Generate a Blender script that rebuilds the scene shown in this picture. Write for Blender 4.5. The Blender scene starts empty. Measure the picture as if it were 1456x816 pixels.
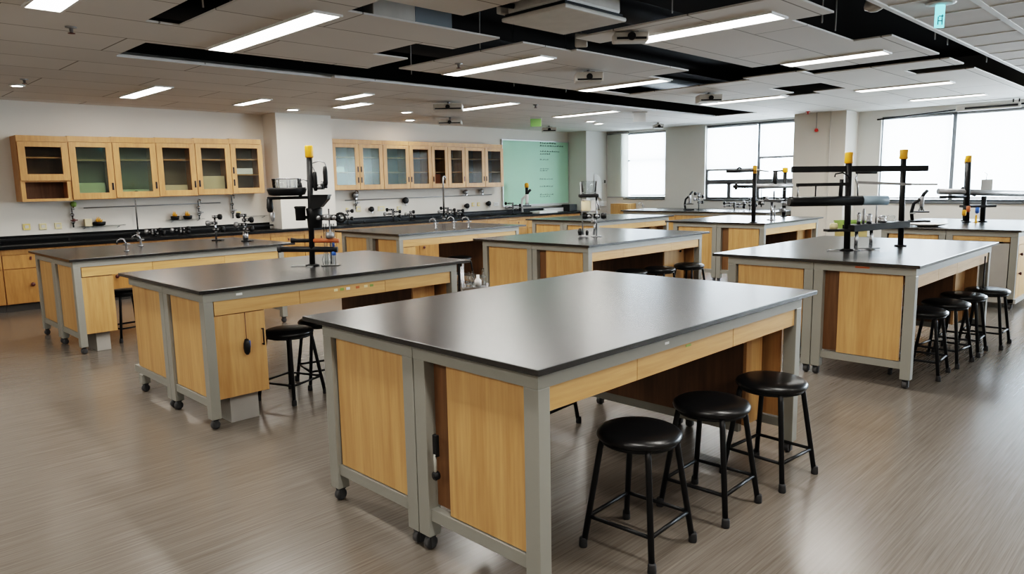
import bpy, bmesh, math, random
from math import sin, cos, pi, radians, sqrt, atan2
from mathutils import Vector, Matrix
random.seed(7)
SC = bpy.context.scene
COL = SC.collection

# ------------------------------------------------------------------ materials
def lin(c):
    return tuple(((v/255)/12.92 if v/255 <= .04045 else ((v/255+.055)/1.055)**2.4) for v in c)
def new_mat(name):
    m = bpy.data.materials.new(name); m.use_nodes = True
    nt = m.node_tree
    b = nt.nodes['Principled BSDF']
    return m, nt, b
def pmat(name, col, rough=.5, metal=0., noise=0., scale=8., spec=.5, emis=None, estr=0., bump=0., coat=0.):
    m, nt, b = new_mat(name)
    b.inputs['Roughness'].default_value = rough
    b.inputs['Metallic'].default_value = metal
    b.inputs['Specular IOR Level'].default_value = spec
    b.inputs['Coat Weight'].default_value = coat
    tc = nt.nodes.new('ShaderNodeTexCoord')
    n = nt.nodes.new('ShaderNodeTexNoise'); n.inputs['Scale'].default_value = scale; n.inputs['Detail'].default_value = 4
    nt.links.new(tc.outputs['Object'], n.inputs['Vector'])
    r = nt.nodes.new('ShaderNodeValToRGB')
    a = [max(0, v*(1-noise)) for v in col]; c = [min(1, v*(1+noise)) for v in col]
    r.color_ramp.elements[0].position = .3; r.color_ramp.elements[1].position = .7
    r.color_ramp.elements[0].color = (*a, 1); r.color_ramp.elements[1].color = (*c, 1)
    nt.links.new(n.outputs['Fac'], r.inputs['Fac']); nt.links.new(r.outputs['Color'], b.inputs['Base Color'])
    if bump:
        bp = nt.nodes.new('ShaderNodeBump'); bp.inputs['Strength'].default_value = bump; bp.inputs['Distance'].default_value = .01
        nt.links.new(n.outputs['Fac'], bp.inputs['Height']); nt.links.new(bp.outputs['Normal'], b.inputs['Normal'])
    if emis:
        b.inputs['Emission Color'].default_value = (*emis, 1); b.inputs['Emission Strength'].default_value = estr
    return m
def wood(name, dark, light, sc, rough=.42):
    m, nt, b = new_mat(name)
    tc = nt.nodes.new('ShaderNodeTexCoord'); oi = nt.nodes.new('ShaderNodeObjectInfo')
    mul = nt.nodes.new('ShaderNodeVectorMath'); mul.operation = 'MULTIPLY_ADD'
    mul.inputs[1].default_value = sc
    sm = nt.nodes.new('ShaderNodeMath'); sm.operation = 'MULTIPLY'; sm.inputs[1].default_value = 37.
    nt.links.new(oi.outputs['Random'], sm.inputs[0])
    nt.links.new(tc.outputs['Object'], mul.inputs[0]); nt.links.new(sm.outputs[0], mul.inputs[2])
    n1 = nt.nodes.new('ShaderNodeTexNoise'); n1.inputs['Scale'].default_value = 1.; n1.inputs['Detail'].default_value = 5; n1.inputs['Distortion'].default_value = .6
    n2 = nt.nodes.new('ShaderNodeTexNoise'); n2.inputs['Scale'].default_value = 5.; n2.inputs['Detail'].default_value = 3
    nt.links.new(mul.outputs[0], n1.inputs['Vector']); nt.links.new(mul.outputs[0], n2.inputs['Vector'])
    mx = nt.nodes.new('ShaderNodeMix'); mx.data_type = 'FLOAT'; mx.inputs[0].default_value = .4
    nt.links.new(n1.outputs['Fac'], mx.inputs[2]); nt.links.new(n2.outputs['Fac'], mx.inputs[3])
    r = nt.nodes.new('ShaderNodeValToRGB')
    r.color_ramp.elements[0].position = .32; r.color_ramp.elements[0].color = (*dark, 1)
    r.color_ramp.elements[1].position = .66; r.color_ramp.elements[1].color = (*light, 1)
    nt.links.new(mx.outputs[0], r.inputs['Fac']); nt.links.new(r.outputs['Color'], b.inputs['Base Color'])
    b.inputs['Roughness'].default_value = rough
    return m
def glassy(name, tint, refl=.12, rough=.02, flat=False):
    m = bpy.data.materials.new(name); m.use_nodes = True; nt = m.node_tree; nt.nodes.clear()
    o = nt.nodes.new('ShaderNodeOutputMaterial'); t = nt.nodes.new('ShaderNodeBsdfTransparent'); g = nt.nodes.new('ShaderNodeBsdfGlossy')
    t.inputs['Color'].default_value = (*tint, 1); g.inputs['Roughness'].default_value = rough
    lw = nt.nodes.new('ShaderNodeLayerWeight'); lw.inputs['Blend'].default_value = min(.3, refl*1.2)
    mx = nt.nodes.new('ShaderNodeMixShader')
    ad = nt.nodes.new('ShaderNodeMath'); ad.operation = 'ADD'; ad.inputs[1].default_value = refl; ad.use_clamp = True
    nt.links.new(lw.outputs['Fresnel'], ad.inputs[0]); nt.links.new(ad.outputs[0], mx.inputs['Fac'])
    if flat: ad.inputs[0].default_value = 0; nt.links.remove(ad.inputs[0].links[0])
    nt.links.new(t.outputs[0], mx.inputs[1]); nt.links.new(g.outputs[0], mx.inputs[2]); nt.links.new(mx.outputs[0], o.inputs['Surface'])
    return m
def blindmat(name, col, trans=.6):
    m = bpy.data.materials.new(name); m.use_nodes = True; nt = m.node_tree; nt.nodes.clear()
    o = nt.nodes.new('ShaderNodeOutputMaterial'); d = nt.nodes.new('ShaderNodeBsdfDiffuse'); t = nt.nodes.new('ShaderNodeBsdfTranslucent')
    tc = nt.nodes.new('ShaderNodeTexCoord'); w = nt.nodes.new('ShaderNodeTexNoise'); w.inputs['Scale'].default_value = 1.3
    r = nt.nodes.new('ShaderNodeValToRGB')
    r.color_ramp.elements[0].color = (*[v*.9 for v in col], 1); r.color_ramp.elements[1].color = (*col, 1)
    nt.links.new(tc.outputs['Object'], w.inputs['Vector']); nt.links.new(w.outputs['Fac'], r.inputs['Fac'])
    nt.links.new(r.outputs['Color'], d.inputs['Color']); nt.links.new(r.outputs['Color'], t.inputs['Color'])
    mx = nt.nodes.new('ShaderNodeMixShader'); mx.inputs['Fac'].default_value = trans
    nt.links.new(d.outputs[0], mx.inputs[1]); nt.links.new(t.outputs[0], mx.inputs[2]); nt.links.new(mx.outputs[0], o.inputs['Surface'])
    return m
def floor_mat():
    m, nt, b = new_mat('vinyl floor')
    tc = nt.nodes.new('ShaderNodeTexCoord')
    def nz(sc, scale, det):
        mp = nt.nodes.new('ShaderNodeMapping'); mp.inputs['Scale'].default_value = sc
        n = nt.nodes.new('ShaderNodeTexNoise'); n.inputs['Scale'].default_value = scale; n.inputs['Detail'].default_value = det
        nt.links.new(tc.outputs['Object'], mp.inputs['Vector']); nt.links.new(mp.outputs[0], n.inputs['Vector']); return n
    a = nz((1.4, 85, 1), 1., 4); c = nz((1, 1, 1), .7, 3); d = nz((5, 260, 1), 1., 2)
    mx = nt.nodes.new('ShaderNodeMix'); mx.data_type = 'FLOAT'; mx.inputs[0].default_value = .45
    nt.links.new(a.outputs['Fac'], mx.inputs[2]); nt.links.new(d.outputs['Fac'], mx.inputs[3])
    r = nt.nodes.new('ShaderNodeValToRGB')
    r.color_ramp.elements[0].position = .33; r.color_ramp.elements[0].color = (.116, .099, .083, 1)
    r.color_ramp.elements[1].position = .68; r.color_ramp.elements[1].color = (.196, .172, .149, 1)
    nt.links.new(mx.outputs[0], r.inputs['Fac'])
    r2 = nt.nodes.new('ShaderNodeValToRGB'); r2.color_ramp.elements[0].color = (.86, .86, .86, 1); r2.color_ramp.elements[1].color = (1.08, 1.08, 1.08, 1)
    nt.links.new(c.outputs['Fac'], r2.inputs['Fac'])
    mm = nt.nodes.new('ShaderNodeMix'); mm.data_type = 'RGBA'; mm.blend_type = 'MULTIPLY'; mm.inputs[0].default_value = 1
    nt.links.new(r.outputs['Color'], mm.inputs[6]); nt.links.new(r2.outputs['Color'], mm.inputs[7])
    nt.links.new(mm.outputs[2], b.inputs['Base Color'])
    rr = nt.nodes.new('ShaderNodeMapRange'); rr.inputs['To Min'].default_value = .19; rr.inputs['To Max'].default_value = .30
    nt.links.new(mx.outputs[0], rr.inputs['Value']); nt.links.new(rr.outputs[0], b.inputs['Roughness'])
    return m
def tile_mat(name, bw, rh, off, mortar, base, line, msz=.006, rot=0.):
    m, nt, b = new_mat(name)
    tc = nt.nodes.new('ShaderNodeTexCoord'); mp = nt.nodes.new('ShaderNodeMapping'); mp.inputs['Location'].default_value = off
    mp.inputs['Rotation'].default_value = (0, 0, rot)
    br = nt.nodes.new('ShaderNodeTexBrick'); br.offset = 0.5 if mortar else 0.; br.inputs['Scale'].default_value = 1.
    br.inputs['Brick Width'].default_value = bw; br.inputs['Row Height'].default_value = rh; br.inputs['Mortar Size'].default_value = msz
    br.inputs['Color1'].default_value = (*base, 1); br.inputs['Color2'].default_value = (*[v*.93 for v in base], 1); br.inputs['Mortar'].default_value = (*line, 1)
    n = nt.nodes.new('ShaderNodeTexNoise'); n.inputs['Scale'].default_value = 1.1
    nt.links.new(tc.outputs['Object'], mp.inputs['Vector']); nt.links.new(mp.outputs[0], br.inputs['Vector']); nt.links.new(tc.outputs['Object'], n.inputs['Vector'])
    r = nt.nodes.new('ShaderNodeValToRGB'); r.color_ramp.elements[0].color = (.88, .88, .88, 1); r.color_ramp.elements[1].color = (1, 1, 1, 1)
    nt.links.new(n.outputs['Fac'], r.inputs['Fac'])
    mm = nt.nodes.new('ShaderNodeMix'); mm.data_type = 'RGBA'; mm.blend_type = 'MULTIPLY'; mm.inputs[0].default_value = 1
    nt.links.new(br.outputs['Color'], mm.inputs[6]); nt.links.new(r.outputs['Color'], mm.inputs[7]); nt.links.new(mm.outputs[2], b.inputs['Base Color'])
    b.inputs['Roughness'].default_value = .85
    return m

M = {}
M['wood_v'] = wood('maple vertical grain', (.43, .232, .088), (.60, .365, .160), (14, 14, .9))
M['wood_h'] = wood('maple horizontal grain', (.45, .25, .095), (.61, .375, .165), (.9, 14, 14))
M['wood_cab'] = wood('wall cabinet maple', (.39, .19, .066), (.55, .30, .115), (9, 9, 1.2))
M['wood_base'] = wood('base cabinet maple', (.34, .165, .05), (.52, .27, .092), (10, 10, 1.2))
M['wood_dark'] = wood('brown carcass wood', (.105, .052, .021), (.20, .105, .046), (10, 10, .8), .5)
M['steel'] = pmat('grey painted steel', (.275, .270, .240), .42, .05, .03, 2)
M['steel_lt'] = pmat('pale grey painted steel', (.36, .345, .32), .45, .0, .05, 6)
M['top'] = pmat('black epoxy top', (.0125, .012, .012), .26, 0, .04, .8, .85)
M['worktop'] = pmat('black counter top', (.006, .006, .0065), .38, 0, .02, 1, .15)
M['black'] = pmat('black powder coat', (.009, .009, .0095), .45, 0, .05, 3, .3)
M['vinyl'] = pmat('black vinyl seat', (.006, .006, .0065), .30, 0, .05, 3, .4)
M['rubber'] = pmat('black rubber', (.02, .02, .021), .7, 0, .2, 30)
M['wheel'] = pmat('dark grey wheel', (.05, .05, .052), .5, 0, .2, 30)
M['chrome'] = pmat('chrome', (.50, .51, .53), .24, .95, .03, 2)
M['greymetal'] = pmat('grey metal', (.33, .33, .335), .35, .7, .08, 12)
M['alu'] = pmat('aluminium', (.6, .6, .6), .35, .8, .04, 12)
M['yellow'] = pmat('yellow plastic', (.72, .33, .014), .45, 0, .06, 12)
M['cream_plate'] = pmat('cream plastic plate', (.70, .61, .36), .5, 0, .06, 12)
M['yellow_plate'] = pmat('yellowed plastic plate', (.74, .58, .22), .5, 0, .06, 12)
M['white'] = pmat('white plastic', (.74, .74, .73), .5, 0, .04, 8)
M['offwhite'] = pmat('off white casing', (.60, .575, .54), .5, 0, .06, 8)
M['paper'] = pmat('white paper', (.82, .82, .81), .8, 0, .03, 8)
M['board'] = pmat('pale green glass board', (.43, .68, .52), .3, 0, .03, 1.2, .12)
M['ink'] = pmat('dark marker ink', (.03, .035, .04), .6)
M['red'] = pmat('red plastic', (.55, .03, .02), .4)
M['orange'] = pmat('orange brown rubber', (.45, .12, .04), .5)
M['blue'] = pmat('blue plastic', (.04, .14, .50), .4)
M['green'] = pmat('green plastic', (.21, .31, .07), .5, 0, .1, 6)
M['tan'] = pmat('tan plastic', (.50, .40, .18), .5, 0, .1, 6)
M['carton'] = pmat('pale carton', (.62, .53, .36), .8, 0, .06, 6)
M['brown'] = pmat('dark brown plastic', (.10, .03, .025), .4)
M['wall'] = pmat('cream wall paint', (.70, .665, .61), .85, 0, .025, .8)
M['wall_r'] = pmat('grey white wall paint', (.66, .65, .62), .85, 0, .025, .8)
M['plenum'] = pmat('black plenum', (.006, .006, .0065), .9)
M['duct'] = pmat('dark duct', (.03, .03, .032), .6, 0, .3, 3)
M['tbar'] = pmat('white ceiling bar', (.78, .78, .77), .5)
M['toe'] = pmat('dark toe kick', (.07, .066, .062), .6)
M['winframe'] = pmat('dark grey window frame', (.10, .105, .11), .45, .2)
M['floor'] = floor_mat()
M['ceil'] = tile_mat('ceiling boards', 1.92, .68, (-2.07, -5.69, 0), True, (.80, .77, .735), (.30, .275, .25), .007)
M['ceil_y'] = tile_mat('ceiling tiles', .6, .6, (-.05, -.18, 0), False, (.74, .71, .68), (.74, .71, .68), .001)
M['glass_clear'] = glassy('clear cabinet glass', (.82, .83, .79), .022, .03, True)
M['glass_green'] = glassy('greenish cabinet glass', (.74, .84, .76), .07, .05)
M['glass_far'] = glassy('grey cabinet glass', (.72, .73, .69), .005, .12, True)
M['glass_far_green'] = glassy('green grey cabinet glass', (.66, .76, .69), .02, .12, True)
M['cab_back'] = pmat('grey brown cabinet back', (.24, .21, .165), .6, 0, .08, 6)
M['glass_lab'] = glassy('clear lab glass', (.955, .97, .975), .07)
M['glass_win'] = glassy('window glass', (.95, .98, 1.0), .05)
M['blind'] = blindmat('white roller blind', (.86, .90, .93), .72)
M['blind_side'] = blindmat('pale green roller blind', (.66, .68, .62), .2)
M['lamp'] = pmat('lit diffuser', (.9, .9, .9), .5, emis=(1., .965, .91), estr=28.)
M['spot'] = pmat('lit spot lens', (.9, .9, .9), .5, emis=(1., .93, .82), estr=18.)
M['exit'] = pmat('lit cyan sign', (.3, .75, .8), .4, emis=(.22, .80, .90), estr=.9)
M['exit_dark'] = pmat('sign figure', (.02, .12, .16), .5)
M['exitgreen'] = pmat('green sign face', (.25, .45, .15), .4, emis=(.3, .6, .2), estr=.04)

# ------------------------------------------------------------------ mesh builder
class MB:
    def __init__(s): s.bm = bmesh.new()
    def box(s, x0, x1, y0, y1, z0, z1, bev=0.):
        v = [s.bm.verts.new(p) for p in ((x0,y0,z0),(x1,y0,z0),(x1,y1,z0),(x0,y1,z0),(x0,y0,z1),(x1,y0,z1),(x1,y1,z1),(x0,y1,z1))]
        fs = [s.bm.faces.new([v[i] for i in q]) for q in ((0,3,2,1),(4,5,6,7),(0,1,5,4),(1,2,6,5),(2,3,7,6),(3,0,4,7))]
        if bev > 0:
            es = list({e for f in fs for e in f.edges})
            bmesh.ops.bevel(s.bm, geom=es, offset=bev, segments=2, affect='EDGES', profile=.5)
        return s
    def quad(s, *pts):
        s.bm.faces.new([s.bm.verts.new(p) for p in pts]); return s
    def tube(s, pts, r, n=10, r1=None, cap=True, smooth=True):
        pts = [Vector(p) for p in pts]; rings = []
        N = len(pts); up = None
        for i, p in enumerate(pts):
            a = pts[max(i-1, 0)]; b = pts[min(i+1, N-1)]; t = (b-a).normalized()
            if up is None:
                ref = Vector((0,0,1)) if abs(t.z) < .9 else Vector((1,0,0))
                u = t.cross(ref).normalized()
            else:
                u = (up - t*up.dot(t)).normalized()
            up = u; w = t.cross(u)
            rr = r if r1 is None else r + (r1-r)*i/(N-1)
            rings.append([s.bm.verts.new(p + (u*cos(2*pi*k/n) + w*sin(2*pi*k/n))*rr) for k in range(n)])
        for i in range(N-1):
            for k in range(n):
                f = s.bm.faces.new((rings[i][k], rings[i][(k+1) % n], rings[i+1][(k+1) % n], rings[i+1][k])); f.smooth = smooth
        if cap:
            s.bm.faces.new(rings[0]); s.bm.faces.new(rings[-1][::-1])
        return s
    def lathe(s, prof, c=(0,0,0), n=20, axis='z', smooth=True):
        c = Vector(c); rings = []
        for r, h in prof:
            ring = []
            for k in range(n):
                a = 2*pi*k/n; p = (r*cos(a), r*sin(a), h)
                if axis == 'x': p = (h, r*cos(a), r*sin(a))
                elif axis == 'y': p = (r*cos(a), h, r*sin(a))
                ring.append(s.bm.verts.new(c + Vector(p)))
            rings.append(ring)
        for i in range(len(rings)-1):
            for k in range(n):
                f = s.bm.faces.new((rings[i][k], rings[i][(k+1) % n], rings[i+1][(k+1) % n], rings[i+1][k])); f.smooth = smooth
        if prof[0][0] > 1e-4: s.bm.faces.new(rings[0])
        if prof[-1][0] > 1e-4: s.bm.faces.new(rings[-1][::-1])
        return s
    def ring(s, c, R, r, n=20, m=8, axis='z'):
        c = Vector(c); rings = []
        for k in range(n):
            a = 2*pi*k/n; rr = []
            for j in range(m):
                b = 2*pi*j/m; q = R + r*cos(b); h = r*sin(b)
                p = (q*cos(a), q*sin(a), h)
                if axis == 'x': p = (h, q*cos(a), q*sin(a))
                elif axis == 'y': p = (q*cos(a), h, q*sin(a))
                rr.append(s.bm.verts.new(c + Vector(p)))
            rings.append(rr)
        for k in range(n):
            for j in range(m):
                f = s.bm.faces.new((rings[k][j], rings[(k+1) % n][j], rings[(k+1) % n][(j+1) % m], rings[k][(j+1) % m])); f.smooth = True
        return s
    def prism(s, pts2, y0, y1):
        """outline in x,z extruded along y"""
        a = [s.bm.verts.new((p[0], y0, p[1])) for p in pts2]; b = [s.bm.verts.new((p[0], y1, p[1])) for p in pts2]
        s.bm.faces.new(a); s.bm.faces.new(b[::-1])
        for i in range(len(a)):
            j = (i+1) % len(a); s.bm.faces.new((a[i], b[i], b[j], a[j]))
        return s
    def build(s, name, mat, parent=None, label=None, cat=None, group=None, kind=None, loc=None, rotz=0.):
        bmesh.ops.recalc_face_normals(s.bm, faces=s.bm.faces[:])
        me = bpy.data.meshes.new(name); s.bm.to_mesh(me); s.bm.free()
        me.materials.append(M[mat] if isinstance(mat, str) else mat)
        o = bpy.data.objects.new(name, me); COL.objects.link(o)
        if parent is not None: o.parent = parent
        if loc is not None: o.location = loc
        if rotz: o.rotation_euler = (0, 0, rotz)
        tag(o, label, cat, group, kind); return o
def tag(o, label=None, cat=None, group=None, kind=None):
    for k, v in (('label', label), ('category', cat), ('group', group), ('kind', kind)):
        if v: o[k] = v
    return o
def thing(name, label, cat, loc=(0,0,0), rotz=0., group=None):
    o = bpy.data.objects.new(name, None); COL.objects.link(o); o.location = loc; o.rotation_euler = (0,0,rotz)
    o.empty_display_size = .1
    return tag(o, label, cat, group)
def dup(root, loc, rotz=0., label=None, group=None):
    def rec(o, par):
        c = o.copy(); COL.objects.link(c); c.parent = par
        for ch in list(o.children): rec(ch, c)
        return c
    r = rec(root, None); r.location = loc; r.rotation_euler = (0,0,rotz)
    if label: r['label'] = label
    if group: r['group'] = group
    return r
def struct(o): o['kind'] = 'structure'; return o

# ------------------------------------------------------------------ room shell
XW, YW, ZC, ZT = 14.3, 11.5, 2.72, 3.5
X0, Y0 = -3.2, -4.2
struct(MB().box(X0-.1, XW+.25, Y0-.1, YW+.1, -.08, 0).build('floor', 'floor'))
struct(MB().box(X0-.1, XW+.25, YW, YW+.1, 0, ZT).build('wall_left', 'wall'))
struct(MB().box(X0-.1, X0, Y0, YW, 0, ZT).build('wall_back', 'wall'))
struct(MB().box(X0, XW+.25, Y0-.1, Y0, 0, ZT).build('wall_right', 'wall'))
# window wall with three openings
W1 = (9.26, 10.42, 1.12, 2.66); W2 = (5.92, 8.25, 1.10, 2.69); W3 = (-3.6, 4.66, 1.06, 2.60)
wb = MB(); xa, xb = XW, XW+.22
ys = [Y0, W3[0], W3[1], W2[0], W2[1], W1[0], W1[1], YW]
for i in range(0, 8, 2): wb.box(xa, xb, ys[i], ys[i+1], 0, ZT)
for w in (W1, W2, W3):
    wb.box(xa, xb, w[0], w[1], 0, w[2]); wb.box(xa, xb, w[0], w[1], w[3], ZT)
struct(wb.build('wall_front', 'wall_r'))
struct(MB().box(5.72, 6.74, 11.05, YW, 0, ZC+.05).build('wall_pillar_left', 'wall'))
struct(MB().box(13.5, XW, 10.93, YW, 0, ZC+.05).build('wall_pillar_corner', 'wall_r'))
struct(MB().box(13.7, XW, 5.06, 6.02, 0, ZC+.05).build('wall_pillar_front', 'wall'))
struct(MB().box(13.685, 13.70, 5.33, 5.345, 0, ZC).build('trim_3', 'offwhite'))
# plenum above the false ceiling
struct(MB().box(X0-.1, XW+.25, Y0-.1, YW+.1, ZT, ZT+.05).build('ceiling', 'plenum'))
# false ceiling: boards with open troughs
HOLES = [(2.24, 4.42, 6.46, 7.2), (4.40, 12.7, 6.27, 7.12), (1.97, 2.21, 3.0, 5.66), (2.9, 5.3, 4.05, 4.47), (5.2, 7.7, 3.83, 4.40),
         (4.38, 4.66, 4.3, 6.4), (3.97, 4.40, 5.08, 5.74), (7.24, 7.76, 4.3, 4.93), (7.76, 8.5, 4.3, 6.1), (3.60, 4.86, 2.3, 4.1), (3.2, 15, 1.885, 2.2),
         (5.62, 6.9, 2.1, 2.52), (8.32, 8.68, 2.2, 3.6), (9.25, 9.7, 2.1, 2.8), (7.6, 8.3, 3.5, 4.35), (9.5, 10.35, 3.85, 4.55), (10.3, 10.62, 4.3, 4.75), (3.0, 3.7, 4.05, 4.3)]
def rects_minus(x0, x1, y0, y1, holes):
    xs = sorted({x0, x1} | {v for h in holes for v in h[:2] if x0 < v < x1}); yy = sorted({y0, y1} | {v for h in holes for v in h[2:] if y0 < v < y1})
    solid = [[not any(h[0] <= (xs[i]+xs[i+1])/2 <= h[1] and h[2] <= (yy[j]+yy[j+1])/2 <= h[3] for h in holes) for j in range(len(yy)-1)] for i in range(len(xs)-1)]
    return xs, yy, solid
xs, yy, solid = rects_minus(X0, XW, 1.88, YW, HOLES)
cb = MB(); T = .014
for i in range(len(xs)-1):
    for j in range(len(yy)-1):
        if not solid[i][j]: continue
        a, b, c, d = xs[i], xs[i+1], yy[j], yy[j+1]
        cb.quad((a,c,ZC),(a,d,ZC),(b,d,ZC),(b,c,ZC)); cb.quad((a,c,ZC+T),(b,c,ZC+T),(b,d,ZC+T),(a,d,ZC+T))
        for (ii, jj, p, q) in ((i-1,j,(a,c),(a,d)),(i+1,j,(b,d),(b,c)),(i,j-1,(b,c),(a,c)),(i,j+1,(a,d),(b,d))):
            if not (0 <= ii < len(xs)-1 and 0 <= jj < len(yy)-1) or not solid[ii][jj]:
                cb.quad((*p,ZC),(*p,ZC+T),(*q,ZC+T),(*q,ZC))
struct(cb.build('ceiling', 'ceil'))
struct(MB().box(X0, XW, Y0, 1.86, ZC, ZC+.03).build('ceiling', 'ceil_y'))
tb = MB()
tb.box(X0, XW, 1.85, 1.885, ZC-.012, ZC+.02)
for k in range(28): tb.box(-2.1+.6*k-.011, -2.1+.6*k+.011, Y0, 1.85, ZC-.006, ZC)
for k in range(10): tb.box(X0, XW, 1.38-.6*k-(.022 if k == 0 else .011), 1.38-.6*k+(.022 if k == 0 else .011), ZC-.007, ZC)
struct(tb.build('trim_1', 'tbar'))
e = MB(); e.box(2.24, 4.42, 7.2, 7.225, ZC-.012, ZC-.0005); e.box(4.42, 12.7, 7.12, 7.145, ZC-.012, ZC-.0005)
struct(e.build('trim_2', 'tbar'))

# dark ducts and hanger rods in the open troughs
for i, (pts, r, lab) in enumerate([
    (((2.4, 6.7, 3.15), (13, 6.75, 3.15)), .16, 'long dark round duct inside the widest open ceiling trough'),
    (((3.0, 4.2, 3.1), (9.0, 4.15, 3.1)), .11, 'dark round duct inside the open trough behind the ceiling cassette'),
    (((4.5, 2.4, 3.2), (4.5, 6.9, 3.2)), .13, 'dark duct crossing between the two long ceiling troughs'),
    (((4.0, 2.02, 3.08), (13.5, 2.02, 3.08)), .09, 'dark pipe inside the ceiling trough next to the tiled grid')]):
    MB().tube(pts, r, 14).build('ceiling_duct', 'duct', None, lab, 'duct')
rods = [(3.0,6.5),(3.7,6.5),(5.0,6.5),(6.6,6.5),(7.6,6.5),(4.2,2.7),(4.7,3.0),(5.9,2.4),(6.3,2.45),(7.4,2.0),(7.8,2.0),(9.3,2.0),(4.55,4.9),(2.12,5.0)]
for i, (x, y) in enumerate(rods):
    MB().tube(((x,y,ZC+.0),(x,y,ZT)), .006, 6).build('hanger_rod', 'greymetal', None, 'thin metal hanger rod standing in the dark ceiling opening', 'rod', 'hanger rods in the ceiling openings')

# ------------------------------------------------------------------ windows
def window(n, w, mull, bars, blind_spec, frame_t=.045):
    y0, y1, z0, z1 = w
    f = MB(); t = frame_t; xa, xb = XW+.07, XW+.13
    f.box(xa, xb, y0, y1, z0, z0+t); f.box(xa, xb, y0, y1, z1-t, z1); f.box(xa, xb, y0, y0+t, z0+t, z1-t); f.box(xa, xb, y1-t, y1, z0+t, z1-t)
    for m_ in mull: f.box(xa, xb, m_-.03, m_+.03, z0+t, z1-t)
    root = f.build('window_%d' % n, 'winframe'); struct(root)
    for (ya, yb, za, zb) in bars: MB().box(xa-.005, xb+.005, ya, yb, za, zb).build('window_bar', 'winframe', root)
    MB().box(XW+.097, XW+.103, y0+t, y1-t, z0+t, z1-t).build('pane', 'glass_win', root)
    MB().box(XW-.03, XW+.08, y0, y1, z0-.03, z0).build('window_sill', 'winframe', root)
    return root
window(1, W1, [], [(9.26, 10.42, 1.99, 2.03)], None)
window(2, W2, [7.04], [(7.04, 8.25, 1.71, 1.76), (5.92, 8.25, 1.42, 1.52), (7.66, 7.74, 1.1, 1.45), (5.92, 7.04, 1.94, 1.98)], None)
window(3, W3, [3.49, 2.34, 1.2, .05, -1.1, -2.25], [], None)
def blind(label, y0, y1, z0, z1, x, mat):
    b = MB(); n = 8
    for k in range(n):
        a, c = y0+(y1-y0)*k/n, y0+(y1-y0)*(k+1)/n
        b.quad((x+.004*(k % 2), a, z0), (x+.004*((k+1) % 2), c, z0), (x+.004*((k+1) % 2), c, z1), (x+.004*(k % 2), a, z1))
    root = b.build('roller_blind', mat, None, label, 'blind')
    MB().box(x-.008, x+.012, y0, y1, z0-.022, z0).build('bottom_bar', 'greymetal', root)
    MB().tube(((x+.01, y0, z1+.005), (x+.01, y1, z1+.005)), .022, 10).build('roller', 'greymetal', root)
blind('white roller blind lowered over the small window by the corner pillar', 9.28, 10.26, 1.20, 2.63, XW+.03, 'blind')
blind('pale grey green roller blind strip beside the small corner window', 10.27, 10.88, 1.16, 2.66, XW-.04, 'blind_side')
blind('white roller blind half lowered over the left pane of the middle window', 7.08, 8.22, 1.75, 2.64, XW+.03, 'blind')
blind('short white roller blind over the right pane of the middle window', 5.94, 7.0, 1.98, 2.64, XW+.03, 'blind')
blind('large white roller blind left of the mullion in the big right window', 3.53, 4.63, 1.14, 2.56, XW+.03, 'blind')
blind('large white roller blind right of the mullion in the big right window', 2.38, 3.45, 1.14, 2.56, XW+.03, 'blind')
blind('white roller blind in the big right window, by the frame edge', 1.24, 2.30, 1.14, 2.56, XW+.03, 'blind')

# ------------------------------------------------------------------ ceiling lights
def light(x0, x1, y0, y1, label):
    t = thing('ceiling_light', label, 'light', ((x0+x1)/2, (y0+y1)/2, ZC), 0, 'linear ceiling lights')
    hx, hy = (x1-x0)/2, (y1-y0)/2
    f = MB(); g = .018
    f.box(-hx-g, hx+g, -hy-g, -hy, -.014, 0); f.box(-hx-g, hx+g, hy, hy+g, -.014, 0); f.box(-hx-g, -hx, -hy, hy, -.014, 0); f.box(hx, hx+g, -hy, hy, -.014, 0)
    f.build('frame', 'tbar', t)
    MB().quad((-hx,-hy,-.006),(-hx,hy,-.006),(hx,hy,-.006),(hx,-hy,-.006)).build('diffuser', 'lamp', t)
LIGHTS = [
    (2.72, 2.92, 4.6, 6.38, 'long lit ceiling light above the second bench, left of the dark trough'),
    (5.22, 5.42, 4.78, 6.22, 'lit ceiling light between the two long dark troughs'),
    (5.22, 5.46, 2.5, 3.74, 'long lit ceiling light right of the ceiling cassette'),
    (7.58, 7.80, 2.5, 3.48, 'lit ceiling light near the right trough, second from the cassette'),
    (7.50, 7.70, 4.95, 6.2, 'lit ceiling light at the end of the long panel, with a projector at its left'),
    (10.7, 10.92, 2.7, 3.85, 'lit ceiling light in front of the big right window, nearer one'),
    (12.75, 12.95, 2.75, 3.75, 'lit ceiling light in front of the big right window, farther one'),
    (7.77, 7.97, 7.76, 9.04, 'lit ceiling light beyond the widest trough, beside the hanging projector'),
    (10.08, 10.28, 7.6, 8.94, 'lit ceiling light beyond the widest trough, nearest the green board'),
    (10.4, 10.6, 4.8, 6.1, 'lit ceiling light in front of the middle window'),
    (3.19, 3.37, 9.0, 10.3, 'lit ceiling light in front of the left wall cabinets'),
    (1.24, 1.44, 4.3, 5.68, 'lit ceiling light at the upper left corner of the picture'),
    (6.02, 6.22, 9.05, 9.8, 'short lit ceiling light before the left pillar'),
    (5.48, 5.62, 8.15, 8.85, 'narrow lit ceiling light in front of the left pillar, nearer one'),
    (4.70, 4.84, 9.45, 10.3, 'short lit ceiling light near the right end of the left wall cabinets')]
for a in LIGHTS: light(*a)
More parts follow.
